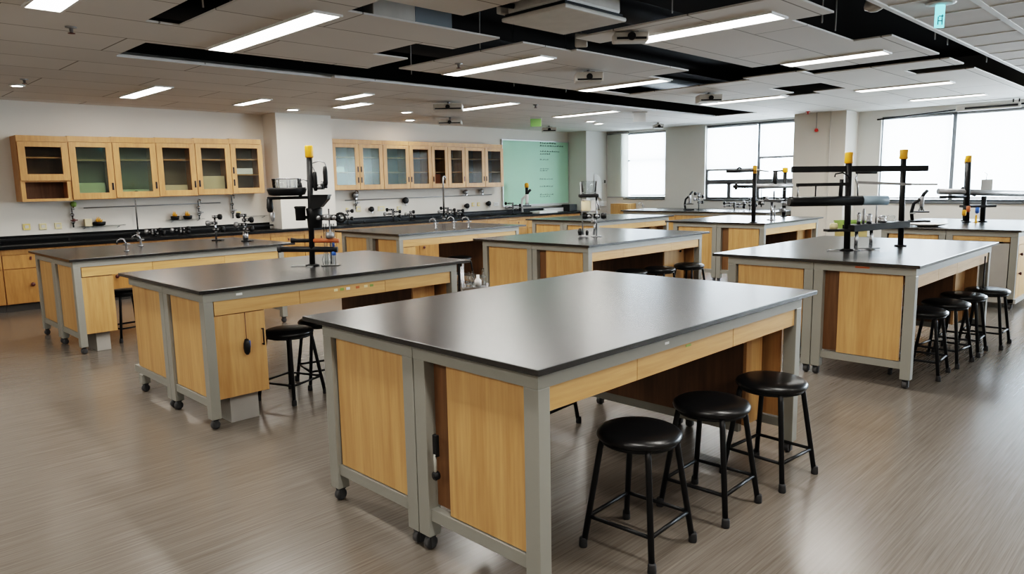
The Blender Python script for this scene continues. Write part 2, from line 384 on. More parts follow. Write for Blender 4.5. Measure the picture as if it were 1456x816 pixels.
for k, (x, y) in enumerate([(1.3, 1.2), (3.2, .6), (1.2, -1.6), (4.2, -1.8), (-1.2, 1.2), (-1.2, 4.6), (-.8, 8.2)]):
    light(x-.1, x+.1, y-.7, y+.7, 'lit ceiling light outside the frame over the near side of the room')
def downlight(x, y, lab, r=.085):
    t = thing('downlight', lab, 'light', (x, y, ZC), 0, 'round ceiling downlights')
    MB().lathe([(r+.02, 0), (r+.02, -.012), (r, -.016), (r, -.004)], n=20).build('rim', 'tbar', t)
    MB().lathe([(0.0, -.009), (r, -.009)], n=20).build('lens', 'spot', t)
downlight(5.71, 10.45, 'round lit downlight over the left pillar')
downlight(7.38, 9.77, 'round lit downlight before the right wall cabinets, nearer one')
downlight(8.31, 10.9, 'round lit downlight close to the wall over the right wall cabinets')
downlight(11.44, 9.15, 'round lit downlight in front of the green board, nearer one')
downlight(12.05, 9.42, 'round lit downlight in front of the green board, farther one')
downlight(1.99, 9.85, 'small round lit downlight at the far left of the ceiling', .06)

# ------------------------------------------------------------------ stools
def make_stool(label):
    t = thing('lab_stool', label, 'stool')
    MB().lathe([(0, .515), (.10, .514), (.150, .508), (.170, .498), (.176, .486), (.172, .474), (.160, .468), (0, .468)], n=36).build('seat', 'vinyl', t)
    MB().ring((0,0,.462), .150, .010, 32, 8).build('seat_ring', 'black', t)
    f, tp = .165, .108
    for sx in (-1, 1):
        for sy in (-1, 1):
            l = MB().tube([(sx*tp, sy*tp, .466), (sx*(tp+.006), sy*(tp+.006), .43), (sx*(f-.004), sy*(f-.004), .03)], .0125, 12).build('leg', 'black', t)
            MB().lathe([(.014, .042), (.0165, .036), (.018, .006), (.0165, 0), (0, 0)], (sx*f, sy*f, 0), 12).build('foot', 'rubber', l)
    q = tp+.006 + (f-.004-tp-.006)*(.43-.135)/.40
    for a, b in (((-q,-q),(q,-q)), ((q,-q),(q,q)), ((q,q),(-q,q)), ((-q,q),(-q,-q))):
        MB().tube([(*a, .135), (*b, .135)], .0085, 8).build('stretcher', 'black', t)
    return t
GS = 'black lab stools'
st = make_stool('black round stool nearest the camera, at the front bench'); st.location = (2.37, 1.645, 0); st.rotation_euler.z = radians(3); st['group'] = 'stools at the front bench'
for x, y, r, lab, g in [
    (2.91, 1.62, 2, 'middle black round stool of the three at the front bench', 'stools at the front bench'),
    (3.44, 1.58, -4, 'black round stool at the right end of the front bench, by its wooden cabinet', 'stools at the front bench'),
    (3.22, 2.97, 5, 'black stool on the far side of the front bench, only legs showing under it', 'stools at the front bench'),
    (2.45, 4.74, 20, 'black stool tucked under the second bench right beside its cabinet door', 'stools at the second bench'),
    (2.82, 4.92, -12, 'black stool tucked deeper under the second bench, behind the first one', 'stools at the second bench'),
    (2.36, 7.98, 8, 'black stool under the far left bench, half hidden by the second bench', 'stools at the left back benches'),
    (6.62, 7.66, 0, 'black stool under the bench before the left pillar, only its seat edge showing', 'stools at the left back benches'),
    (6.46, 4.60, 0, 'leftmost black stool under the middle bench with the beaker stand', 'stools at the middle bench'),
    (6.87, 4.50, 4, 'middle black stool under the middle bench with the beaker stand', 'stools at the middle bench'),
    (7.37, 4.43, -3, 'rightmost black stool under the middle bench, at its right end', 'stools at the middle bench'),
    (6.05, 1.60, 3, 'black stool nearest the camera at the right bench with two poles', 'stools at the right bench'),
    (6.56, 1.57, -5, 'second nearest black stool at the right bench with two poles', 'stools at the right bench'),
    (7.06, 1.56, 2, 'third nearest black stool at the right bench with two poles', 'stools at the right bench'),
    (7.50, 1.475, 0, 'black stool farthest from the camera at the right bench with two poles', 'stools at the right bench')]:
    q = dup(st, (x, y, 0), radians(r), lab, g)
    if 'middle bench' in g: q.scale.z = 1.085

# ------------------------------------------------------------------ lab benches
def make_bench(x, y, L, W, label, gap=True, left=0., right=(1.80, 2.03), seams=(.62, 1.40), door_left=False, right_door=False, grey=False, noleg=False):
    t = thing('lab_bench', label, 'bench', (x, y, 0), 0, 'black topped lab benches')
    s = L/2.27
    fx0, fx1, fy0, fy1 = .03, L-.13, .03, W-.13
    ym = (fy0+fy1)/2
    MB().box(0, L, 0, W, .877, .9, .002).build('tabletop', 'top', t)
    f = MB()
    for (a, b) in ((fy0, ym-.002), (ym+.002, fy1)):
        f.box(fx0, fx1, a, a+.03, .82, .877); f.box(fx0, fx1, b-.03, b, .82, .877)
        f.box(fx0, fx0+.03, a+.03, b-.03, .82, .877); f.box(fx1-.03, fx1, a+.03, b-.03, .82, .877)
        for xx in (fx0+.012, fx1-.048): f.box(xx, xx+.036, a+.07, b+(.08 if noleg and xx < .5 and b == fy1 else -.07), .14, .19)
    f.build('frame', 'steel', t)
    for xx in (fx0, fx1-.06):
        for k, yl in enumerate((fy0, ym-.073, ym+.003, fy1-.07)):
            if noleg and k == 3 and xx < .5: yl = fy1-.10; zt_ = .139
            else: zt_ = .8195
            l = MB().box(xx, xx+.06, yl, yl+.07, .068, zt_, .003).build('leg', 'steel', t)
            cx, cy = xx+.03, yl+.035
            c = MB(); c.box(cx-.012, cx+.012, cy-.022, cy-.017, .012, .066); c.box(cx-.012, cx+.012, cy+.017, cy+.022, .012, .066)
            c.box(cx-.018, cx+.018, cy-.022, cy+.022, .060, .068); c.lathe([(.0, -.014), (.026, -.014), (.029, -.010), (.029, .010), (.026, .014), (0, .014)], (cx, cy, .0295), 14, 'y')
            c.build('caster', 'wheel', l)
    # wooden end panels, two per end
    for xx in (fx0+.02, fx1-.038):
        g1 = (ym-.073-.115) if gap else (ym-.073-.012)
        if not (grey and xx < .5):
            MB().box(xx, xx+.018, fy0+.088, g1, .196, .816).build('end_panel', 'wood_v', t)
        MB().box(xx, xx+.018, ym+.085, fy1-(.005 if noleg and xx < .5 else .085), .196, .816).build('end_panel', 'wood_v', t)
    # inner brown boards that close the gaps
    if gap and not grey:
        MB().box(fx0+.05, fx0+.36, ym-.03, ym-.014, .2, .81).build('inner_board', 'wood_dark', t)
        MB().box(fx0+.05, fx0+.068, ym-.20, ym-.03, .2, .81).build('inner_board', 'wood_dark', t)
    # drawer fronts along both long sides
    ed = [fx0+.066, seams[0]*s, seams[1]*s, fx1-.064]
    for side in (0, 1):
        for a, b in zip(ed[:-1], ed[1:]):
            d = MB()
            if side == 0:
                d.box(a+.0015, b-.0015, fy0+.010, fy0+.028, .728, .8185, .001); d.box(a+.02, b-.02, fy0+.028, fy0+.15, .745, .80)
            else:
                d.box(a+.0015, b-.0015, fy1-.028, fy1-.010, .728, .8185, .001); d.box(a+.02, b-.02, fy1-.10 if right else ym+.08, fy1-.028, .745, .80)
            d.build('drawer', 'wood_h', t)
    # right-hand cabinet running the depth of the bench
    if right:
        a, b = right[0]*s, right[1]*s
        rc = fy0+.165
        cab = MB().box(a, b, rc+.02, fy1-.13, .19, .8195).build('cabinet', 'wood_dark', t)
        d = MB().box(a, b-.004, rc, rc+.019, .185, .744, .001).build('door', 'wood_v', cab)
        if right_door: MB().lathe([(0, -.022), (.012, -.02), (.014, -.012), (.007, -.004), (.007, 0)], (b-.10, rc, .68), 12, 'y').build('knob', 'black', d)
        MB().box(a+.002, a+.04, rc+.04, fy1-.15, .14, .189).build('base_rail', 'steel', cab)
    if left:
        a, b = fx0+.07, left
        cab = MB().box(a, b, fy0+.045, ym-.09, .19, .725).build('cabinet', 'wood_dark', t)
        d = MB().box(a-.01, b, fy0+.022, fy0+.043, .185, .722, .001).build('door', 'wood_v', cab)
        if door_left:
            MB().tube([(b-.025, fy0+.022, .50), (b-.025, fy0+.002, .495), (b-.025, fy0+.002, .605), (b-.025, fy0+.022, .60)], .005, 8).build('handle', 'black', d)
        MB().box(a+.08, b-.06, fy0+.07, fy0+.4, .002, .189).build('plinth', 'steel_lt', cab)
    if grey:
        g = MB().box(fx0+.062, .62, fy0+.02, .74, .12, .745).build('steel_cabinet', 'steel_lt', t)
        MB().box(fx0-.0, fx0+.058, fy0+.078, .71, .12, .745).build('side_panel', 'steel_lt', g)
        MB().box(fx0+.0, .64, fy0+.0-.02, .70, .070, .118).build('base_plate', 'steel_lt', g)
        MB().box(fx0+.012, fx0+.03, fy0+.08, .72, .765, .816).build('end_strip', 'wood_h', t)
        d = MB().box(fx0+.07, .62, fy0+.0, fy0+.019, .12, .727).build('door', 'wood_v', g)
        MB().lathe([(0, -.03), (.016, -.028), (.018, -.015), (.008, -.006), (.008, 0)], (.2, fy0+.0, .62), 12, 'y').build('knob', 'brown', d)
        MB().lathe([(0, -.03), (.016, -.028), (.018, -.015), (.008, -.006), (.008, 0)], (.2, fy0+.0, .40), 12, 'y').build('knob', 'brown', d)
    return t
B1 = make_bench(1.69, 1.574, 2.27, 1.55, 'large black topped bench in the foreground with three stools', gap=True, right=(1.85, 2.035))
B2 = make_bench(1.707, 4.395, 2.215, 1.524, 'second black topped bench on the left with a tall yellow capped stand', gap=False, left=.43, door_left=True, seams=(.70, 1.42), noleg=True)
B3 = make_bench(1.757, 7.452, 2.245, 1.588, 'far left black topped bench in front of the wall cabinets', gap=False, left=.36, seams=(.73, 1.46))
B4 = make_bench(5.463, 7.494, 2.36, 1.523, 'black topped bench in front of the right wall cabinets', gap=True, left=.30, right=(1.62, 2.0), seams=(.7, 1.35))
B5 = make_bench(5.509, 4.431, 2.325, 1.70, 'middle black topped bench carrying the beaker stand', gap=True, left=.13, right=(1.60, 2.02), seams=(.62, 1.50), right_door=True)
B6 = make_bench(5.481, 1.483, 2.37, 1.59, 'right black topped bench with two yellow capped poles and four stools', gap=True, right=(1.72, 2.03), seams=(.6, 1.1))
B7 = make_bench(9.632, 4.59, 2.03, 1.64, 'black topped bench in front of the middle window', gap=True, right=(1.7, 2.03))
B8 = make_bench(9.073, 7.121, 2.233, 1.59, 'far black topped bench in front of the green board', gap=False, left=.4)
B9 = make_bench(9.60, 1.61, 2.256, 1.59, 'far right black topped bench with a grey steel end panel', gap=True, right=(1.7, 2.03), grey=True)
# small details fixed to the benches
MB().box(.018, .034, .575, .60, .44, .53, .003).build('latch', 'black', B1)
MB().lathe([(0, 0), (.018, .002), (.018, .02), (0, .022)], (.012, .588, .36), 12, 'x').build('catch', 'black', B1)
MB().tube([(.02, .588, .34), (.02, .588, .45)], .006, 8).build('latch_rod', 'steel', B1)
MB().box(.80, .83, .0285, .0299, .843, .853).build('sticker', 'white', B1, 'small white stickers on the steel edge')
MB().box(.98, 1.02, .0385, .0399, .80, .81).build('sticker', 'green', B1, 'small green sticker on the drawer')
MB().box(.24, .28, .0285, .0299, .842, .856).build('sticker', 'white', B2, 'white sticker on the steel edge')
for k, (a, m_) in enumerate(((.95, 'cream_plate'), (1.0, 'green'), (1.05, 'white'), (1.13, 'orange'), (1.2, 'cream_plate'), (1.25, 'green'))):
    MB().box(a, a+.03, .0385, .0399, .782, .80).build('sticker', m_, B2)
MB().box(.0285, .0299, .34, .44, .853, .866).build('sticker', 'orange', B6, 'small red label on the steel edge')
MB().tube([(1.98, .02, .80), (1.98, .02, .3)], .006, 6).build('cable', 'black', B6)
MB().tube([(2.16, .05, .80), (2.17, .045, .6), (2.155, .05, .36)], .007, 6).build('cable', 'black', B1)

# pull pendant on the second bench
pt = thing('cord_pendant', 'black pendant hanging on a thin cord before the second bench door', 'pendant', (1.985, 4.405, .50))
MB().tube([(0, 0, .055), (0, .002, .23)], .0022, 6).build('cord', 'brown', pt)
MB().lathe([(0, .06), (.012, .056), (.02, .03), (.022, 0), (.018, -.03), (.009, -.045), (0, -.047)], n=14).build('grip', 'black', pt)
MB().box(.014, .024, -.006, .006, 0, .045, .002).build('tab', 'blue', pt)

# ------------------------------------------------------------------ wall cabinets
def wall_cabinet(x0, x1, z0, z1, label, group, glass='glass_clear', hinge='l', niche=False, shelf=(.60,), handles=1):
    yf, yb = 11.15, YW-.003
    w = x1-x0; h = z1-z0
    t = thing('wall_cabinet', label, 'cabinet', (x0, yf, z0), 0, group)
    d = yb-yf; p = .018
    c = MB(); c.box(.001, p, .02, d, 0, h); c.box(w-p, w-.001, .02, d, 0, h); c.box(p, w-p, .02, d, 0, p); c.box(p, w-p, .02, d, h-p, h)
    c.box(0.001, w-.001, .0, .02, h-.075, h)
    c.build('carcass', 'wood_cab', t)
    MB().box(p, w-p, d-.012, d-.002, p, h-p).build('back_panel', 'wood_dark' if niche else 'cab_back', t)
    zb = 0
    if niche:
        zb = .265
        MB().box(p, w-p, .02, d-.013, zb-.012, zb+.006).build('shelf', 'wood_cab', t)
        n = MB(); n.box(.001, .05, .0, .02, 0, zb); n.box(w-.05, w-.001, 0, .02, 0, zb); n.box(.05, w-.05, 0, .02, 0, .035); n.build('niche_frame', 'wood_cab', t)
    for q in shelf:
        MB().box(p, w-p, .05, d-.013, h*q, h*q+.018).build('shelf', 'wood_cab', t)
    # door
    zt = h-.08; r = min(.082, w*.17); y0, y1 = -.022, -.002
    a, b = .004, w-.004; za = zb+.006
    f = MB(); f.box(a, a+r, y0, y1, za, zt, .002); f.box(b-r, b, y0, y1, za, zt, .002); f.box(a+r, b-r, y0, y1, za, za+.085, .002); f.box(a+r, b-r, y0, y1, zt-.065, zt, .002)
    dr = f.build('door', 'wood_cab', t)
    MB().box(a+r-.004, b-r+.004, -.014, -.010, za+.081, zt-.061).build('pane', glass, dr)
    hx = b-.03 if hinge == 'l' else a+.03
    hs = (za+.17,) if handles == 1 else (za+.17, za+.36)
    if not niche:
        for hz in hs:
            MB().box(hx-.012, hx+.012, y0-.008, y0-.0005, hz-.05, hz+.05, .003).build('handle', 'black' if random.random() < .75 else 'brown', dr)
    return t
GL = 'wall cabinets left of the pillar'; GR = 'wall cabinets right of the pillar'
lx = [2.17, 2.75, 3.29, 3.87, 4.43, 4.97, 5.50]
ll = ['wooden wall cabinet with an open niche under a small glass door, leftmost', 'glass door wall cabinet next to the open niche cabinet, greenish reflections',
      'glass door wall cabinet with the greenest pane, third from the left end', 'glass door wall cabinet fourth from the left end, pale items on its bottom',
      'glass door wall cabinet second from the left pillar, big carton inside', 'glass door wall cabinet nearest the left side of the pillar']
lg = ['glass_clear', 'glass_green', 'glass_green', 'glass_clear', 'glass_clear', 'glass_clear']
lh = ['l', 'l', 'l', 'l', 'r', 'r']
for i in range(6):
    z = 1.395+.008*i
    wall_cabinet(lx[i], lx[i+1], z, z+.855, ll[i], GL, lg[i], lh[i], niche=(i == 0), shelf=(.62,) if i else (.66,), handles=2 if i == 5 else 1)
rx = [6.76, 7.32, 7.84, 8.44, 8.98, 9.39, 9.85, 10.40, 10.94]
rl = ['glass door wall cabinet touching the right side of the pillar', 'green paned wall cabinet second to the right of the pillar', 'green paned wall cabinet third to the right of the pillar',
      'wall cabinet with bright vertical reflections, fourth to the right of the pillar', 'narrowest glass door wall cabinet, fifth to the right of the pillar',
      'dark glass wall cabinet third from the green board', 'dark glass wall cabinet second from the green board', 'wall cabinet nearest the green board']
rg = ['glass_far_green']*3 + ['glass_clear', 'glass_far', 'glass_clear', 'glass_far', 'glass_far']
rh = ['l', 'r', 'l', 'r', 'r', 'l', 'l', 'r']
for i in range(8):
    wall_cabinet(rx[i], rx[i+1], 1.455, 2.345, rl[i], GR, rg[i], rh[i], shelf=(.34, .64), handles=2 if i < 2 else 1)
# things stored inside the cabinets
def carton(x, y, z, w, d, h, lab, mat='carton', rot=0.):
    b = MB(); b.box(-w/2, w/2, -d/2, d/2, 0, h, .004); o = b.build('storage_box', mat, None, lab, 'box', 'boxes in the wall cabinets', loc=(x, y, z), rotz=rot)
    MB().box(-w/2+.002, w/2-.002, -.012, .012, h, h+.0015).build('tape', 'offwhite', o)
carton(3.01, 11.33, 1.422, .34, .22, .21, 'pale carton on the floor of the wall cabinet beside the niche cabinet')
carton(3.58, 11.33, 1.43, .36, .22, .10, 'low pale carton in the green paned left cabinet')
carton(4.14, 11.33, 1.438, .36, .2, .15, 'low pale carton in the fourth left cabinet')
carton(4.70, 11.33, 1.446, .38, .22, .27, 'large pale carton in the cabinet second from the pillar')
carton(5.20, 11.30, 1.454+.29, .30, .2, .09, 'flat white box on a rack in the cabinet left of the pillar', 'paper')
MB().box(5.0, 5.47, 11.21, 11.47, 1.725, 1.743).build('shelf_board', 'wood_cab', None, 'short loose shelf board in the cabinet left of the pillar', 'shelf')
carton(6.95, 11.30, 1.455+.018+.285, .22, .16, .11, 'white box on the lower shelf of the cabinet right of the pillar', 'paper')
carton(9.18, 11.34, 1.455+.0185, .22, .18, .26, 'orange brown box in the narrowest right cabinet', 'orange')

# ------------------------------------------------------------------ long counter with base cabinets
CT = .845
ct = thing('counter_worktop', 'long black counter along the cabinet wall', 'counter', (0, 10.85, 0))
w = MB(); w.box(X0+.01, 13.49, 0, .195, CT-.04, CT, .004); w.box(X0+.01, 5.715, .195, .645, CT-.04, CT); w.box(6.745, 13.49, .195, .645, CT-.04, CT); w.build('worktop', 'worktop', ct)
w = MB(); w.box(X0+.01, 5.715, .625, .645, CT, CT+.10); w.box(6.745, 13.49, .625, .645, CT, CT+.10); w.build('backsplash', 'worktop', None, 'long black upstand against the wall along the back of the counter', 'backsplash', loc=(0, 10.85, 0))
w = MB(); w.box(X0+.01, 5.70, .46, .50, CT+.045, CT+.07); w.box(6.76, 11.2, .46, .50, CT+.045, CT+.07)
for k in range(-4, 16):
    xx = k*.8+.3
    if X0 < xx < 5.7 or 6.8 < xx < 11.2: w.box(xx-.01, xx+.01, .47, .49, CT, CT+.045)
w.build('bench_rail', 'black', None, 'low black rail running above the back of the long counter', 'rail', loc=(0, 10.85, 0))
k = 0; x = .63
while x < 13.2:
    b = thing('base_cabinet', 'wooden base cabinet with drawer and door under the long black counter', 'cabinet', (x, 10.9, 0), 0, 'base cabinets under the long counter')
    if abs(x-1.83) < .01: b['label'] = 'wooden base cabinet with round knob at the left edge, beside the far left bench'; del b['group']
    wd = .598
    far = 5.65 < x+wd and x < 6.8
    MB().box(.001, wd, .022, .13 if far else .57, .10, .80).build('carcass', 'wood_base', b)
    MB().box(.001, wd, .06, .078, 0, .099).build('toe_kick', 'toe', b)
    MB().box(.001, wd, .004, .02, .735, .80).build('rail', 'wood_base', b)
    d = MB().box(.004, wd-.004, 0, .02, .555, .73, .002).build('drawer', 'wood_base', b)
    MB().box(.30, .32, -.014, -.0005, .66, .70, .002).build('pull', 'brown', d)
    d = MB().box(.004, wd-.004, 0, .02, .105, .548, .002).build('door', 'wood_base', b)
    MB().lathe([(0, -.034), (.02, -.032), (.027, -.02), (.022, -.010), (.01, -.006), (.01, -.0005)], (.30 if k == 2 else .1, 0, .34), 14, 'y').build('knob', 'brown', d)
    x += .6; k += 1
# counter along the window wall
wc = thing('window_counter', 'low black topped wooden counter under the middle window', 'counter', (12.85, 5.1, 0))
MB().box(0, 1.44, 1.0, 4.35, .875, .90, .004).build('worktop', 'top', wc)
MB().box(.04, 1.42, 1.04, 4.30, .815, .874).build('apron', 'steel', wc)
for i in range(5):
    MB().box(.06, .08, 1.06+.65*i, 1.06+.65*i+.64, .10, .81).build('door', 'wood_v', wc)
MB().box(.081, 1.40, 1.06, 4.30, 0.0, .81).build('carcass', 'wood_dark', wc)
MB().lathe([(.20, .003), (.20, .010), (.185, .010), (.17, .004), (0, .004)], (.62, 4.05, 0), 24).build('sink_rim', 'alu', None, 'shallow round metal sink rim at the left end of the window counter', 'sink', loc=(12.85, 5.1, .9001))
# small wooden cabinet and boxes in the far corner
cc = thing('corner_cabinet', 'small pale wooden cabinet standing in the corner under the small window', 'cabinet', (13.95, 10.05, 0))
MB().box(0, .33, 0, .50, .0, 1.0).build('carcass', 'wood_v', cc); MB().box(-.018, -.001, .02, .24, .06, .97).build('door', 'wood_v', cc); MB().box(-.018, -.001, .25, .48, .06, .97).build('door', 'wood_v', cc)
MB().box(13.08, 13.36, 11.1, 11.35, CT, CT+.16, .01).build('black_box', 'rubber', None, 'black box on the counter end under the paper sheet', 'box')

# ------------------------------------------------------------------ green board with handwriting
wbd = thing('writing_board', 'pale green glass writing board with faint handwriting at its right side', 'board', (11.25, YW, 1.04))
MB().box(0, 2.22, -.035, -.003, 0, 1.43).build('panel', 'board', wbd)
f = MB(); f.box(-.02, 2.24, -.04, -.002, 1.43, 1.452); f.box(-.02, 0, -.04, -.002, 0, 1.43); f.box(2.22, 2.24, -.04, -.002, 0, 1.43); f.box(-.02, 2.24, -.04, -.002, -.02, 0); f.build('frame', 'alu', wbd)
MB().box(0, 2.2, -.11, -.041, -.05, -.03).build('pen_tray', 'white', wbd)
rr = random.Random(3)
rows = [(1.385, 1.22, .52), (1.325, 1.22, .80), (1.20, 1.22, .66), (1.14, 1.22, .34), (1.01, 1.21, .30), (.80, 1.21, .26), (.755, 1.21, .22), (.56, 1.20, .42), (.39, 1.20, .40), (.20, 1.20, .46), (.155, 1.20, .36)]
for zi, xi, wi in rows:
    h = MB(); xx = xi
    while xx < xi+wi:
        n = rr.randint(3, 6); hgt = .028+.012*rr.random()
        pts = [(xx+.013*j, -.0368, zi+(hgt if j % 2 else 0)*(.4+.6*rr.random())) for j in range(n)]
        h.tube(pts, .0052 if zi > 1.1 else .0032, 4); xx += .013*n+.018
    h.build('handwriting', 'ink', wbd)

# paper sheet, thermostat, white panel in the corner
ps = MB()
n = 10
for k in range(n):
    a0, a1 = k/n, (k+1)/n
    X = lambda a: 13.78+.30*a
    ps.quad((X(a0), 10.915-.06*sin(a0*pi), 1.08+.12*(1-a0)), (X(a1), 10.915-.06*sin(a1*pi), 1.08+.12*(1-a1)), (X(a1), 10.915-.06*sin(a1*pi), 1.72-.35*a1**2), (X(a0), 10.915-.06*sin(a0*pi), 1.72-.35*a0**2))
ps.build('paper_sheet', 'paper', None, 'curved white paper sheet hanging on the corner pillar', 'paper')
th = MB().box(14.12, 14.26, 10.895, 10.9299, 1.47, 1.58, .006).build('thermostat', 'white', None, 'small grey and white control box on the corner pillar', 'control box')
MB().box(14.135, 14.2, 10.888, 10.8945, 1.49, 1.565).build('screen', 'winframe', th)
MB().box(13.56, 14.25, 10.90, 10.9299, .93, 1.06, .003).build('trunking', 'white', None, 'white panel strip at the foot of the corner pillar', 'panel')

# ------------------------------------------------------------------ sockets and taps on the cabinet wall
def plate(x, z, mat, lab, w=.085, h=.085, g='socket plates on the cabinet wall'):
    t = MB().box(x-w/2, x+w/2, YW-.014, YW-.001, z-h/2, z+h/2, .003).build('socket_plate', mat, None, lab, 'socket', g)
    MB().box(x-w/4, x+w/4, YW-.0175, YW-.0145, z-h/5, z+h/4).build('rocker', 'offwhite', t)
plate(2.25, 1.055, 'yellow_plate', 'yellowed socket plate, leftmost on the wall')
plate(2.44, 1.05, 'cream_plate', 'cream socket plate, second from the left end of the wall')
plate(2.62, 1.05, 'cream_plate', 'cream socket plate left of the first chrome wall tap')
plate(5.20, 1.11, 'yellow_plate', 'small yellow socket plate left of the pillar', .07, .07)
plate(7.25, 1.10, 'yellow_plate', 'yellow socket plate right of the pillar', .05, .06)
plate(7.49, 1.10, 'cream_plate', 'cream socket plate with a dark switch right of the pillar', .10, .10)
plate(8.0, 1.09, 'cream_plate', 'wide cream socket plate under the green paned cabinets', .15, .09)
plate(8.42, 1.08, 'cream_plate', 'cream socket plate near the middle of the right wall', .10, .08)
plate(10.36, 1.09, 'yellow_plate', 'left one of two small yellow plates near the green board', .07, .08)
plate(10.52, 1.09, 'yellow_plate', 'right one of two small yellow plates near the green board', .07, .08)
plate(11.05, 1.08, 'white', 'white socket plate beside the green board', .15, .08)
def walltap(x, z0, z1, lab, mat='chrome', head='greymetal', y=YW):
    t = thing('wall_tap', lab, 'tap', (x, y, z0), 0, 'taps on the cabinet wall'); h = z1-z0
    MB().tube([(0, -.03, 0), (0, -.03, h*.92), (0, -.06, h), (0, -.12, h*.97), (0, -.13, h*.85)], .011, 10).build('pipe', mat, t)
    for q in (.25, .6): MB().lathe([(.0, -.055), (.022, -.05), (.026, -.03), (.022, -.0), (0, 0)], (0, 0, h*q), 12, 'y').build('mount', mat, t)
    hd = MB().lathe([(0, -.09), (.02, -.088), (.024, -.07), (.01, -.045), (.01, -.02)], (0, -.02, h*.35), 12, 'y').build('valve', head, t)
    MB().box(-.045, .045, -.105, -.092, h*.35-.008, h*.35+.008, .003).build('lever', head, hd)
    return t
WT = walltap(2.80, 1.02, 1.31, 'chrome wall tap with a dark lever right of the cream plates', 'chrome', 'brown')
MB().lathe([(0, .05), (.03, .045), (.04, .02), (.032, -.02), (0, -.03)], (.02, -.06, .31), 14).build('tap_head', 'green', WT)
walltap(4.55, 1.05, 1.36, 'slim chrome wall tap under the fourth left cabinet')
walltap(5.09, 1.04, 1.42, 'chrome wall tap close to the pillar, under the last left cabinet')
walltap(7.42, 1.10, 1.44, 'chrome wall tap right beside the pillar')
def knob(x, z, lab, mat, r=.05):
    t = thing('wall_valve', lab, 'valve', (x, YW, z), 0, 'round valves on the right wall')
    MB().lathe([(r*.6, -.001), (r*.6, -.02), (r*.35, -.025), (r*.35, -.05), (r, -.055), (r, -.085), (r*.7, -.10), (0, -.102)], n=16, axis='y').build('body', mat, t)
    MB().box(-.012, .012, -.10, -.06, -r*1.5, -r*.9, .004).build('outlet', 'chrome', t)
knob(10.11, 1.36, 'left round chrome valve under the cabinets near the green board', 'greymetal')
knob(10.57, 1.37, 'right round chrome valve under the cabinets near the green board', 'greymetal')
knob(8.54, 1.23, 'black hanging valve with an orange outlet in the middle of the right wall', 'black', .065)
knob(10.14, 1.07, 'black and yellow dial low on the wall near the green board', 'black', .055)
knob(10.77, 1.10, 'black round dial beside the two yellow plates', 'black', .055)
knob(7.74, 1.09, 'black round dial over the counter right of the pillar', 'black', .05)
knob(7.40, 1.36, 'round chrome valve right below the first cabinet right of the pillar', 'greymetal', .055)
for x0, x1, z, lab in ((2.85, 3.45, 1.02, 'thin glass wall shelf left of the gooseneck tap'), (4.05, 4.60, 1.055, 'thin glass wall shelf right of the gooseneck tap'), (5.28, 5.68, 1.06, 'clear rail on the wall left of the pillar')):
    s_ = thing('glass_shelf', lab, 'shelf', (x0, YW, z))
    MB().box(0, x1-x0, -.12, -.002, 0, .008).build('plate', 'glass_lab', s_)
    for q in (.08, x1-x0-.08): MB().tube([(q, -.003, -.03), (q, -.1, -.006)], .005, 6).build('bracket', 'chrome', s_)
MB().tube([(2.95, YW-.03, 1.285), (4.9, YW-.03, 1.30)], .008, 8).build('wall_rail', 'greymetal', None, 'long thin grey rail on the wall under the left cabinets', 'rail')
MB().tube([(7.2, YW-.03, 1.27), (10.9, YW-.03, 1.29)], .008, 8).build('wall_rail', 'greymetal', None, 'long thin grey rail on the wall under the right cabinets', 'rail')
def dish(x, z, lab, r=.05):
    t = thing('black_pot', lab, 'pot', (x, YW-.065, z), 0, 'black pots with yellow tops')
    MB().lathe([(r*.7, 0), (r, .01), (r*1.15, .05), (r*1.05, .055), (r*.9, .05), (0, .045)], n=16).build('bowl', 'black', t)
    for k in range(7):
        a = k*2*pi/7
        MB().tube([(r*.3*cos(a), r*.3*sin(a), .045), (r*.6*cos(a), r*.6*sin(a), .085+.02*(k % 3))], .012, 6, r1=.004).build('tuft', 'yellow', t)
dish(3.12, 1.028, 'black pot with yellow tufts on the left glass wall shelf', .075)
dish(4.17, 1.063, 'left black pot with a yellow top on the right glass wall shelf', .055)
dish(4.36, 1.063, 'right black pot with a yellow top on the right glass wall shelf', .06)
MB().box(2.93, 3.02, YW-.10, YW-.03, 1.028, 1.13, .004).build('small_block', 'carton', None, 'small beige block beside the pot on the left glass shelf', 'block')
# gooseneck taps standing on the counter
def gooseneck(x, y, z, h, lab, reach=.14, rot=0., r=.011, base='chrome'):
    t = thing('gooseneck_tap', lab, 'tap', (x, y, z), rot, 'gooseneck taps')
    MB().lathe([(.035, 0), (.035, .012), (.02, .02), (.016, .07), (0, .07)], n=14).build('base', base, t)
    pts = [(0, 0, .06), (0, 0, h-reach/2)] + [(reach/2-reach/2*cos(a), 0, h-reach/2+reach/2*sin(a)) for a in [pi*k/8 for k in range(1, 9)]] + [(reach, 0, h-reach/2-.05)]
    MB().tube(pts, r, 10).build('spout', 'chrome', t)
    for s in (-1, 1): MB().tube([(0, 0, .04), (0, s*.06, .045), (0, s*.065, .075)], .007, 8).build('handle', base, t)
gooseneck(3.55, 11.2, CT, .66, 'tall slim gooseneck tap on the counter behind the far left bench', .05, 0, .010)
gooseneck(9.12, 10.98, CT, .84, 'tallest gooseneck tap on the counter right of the pillar', .06, 0, .018)
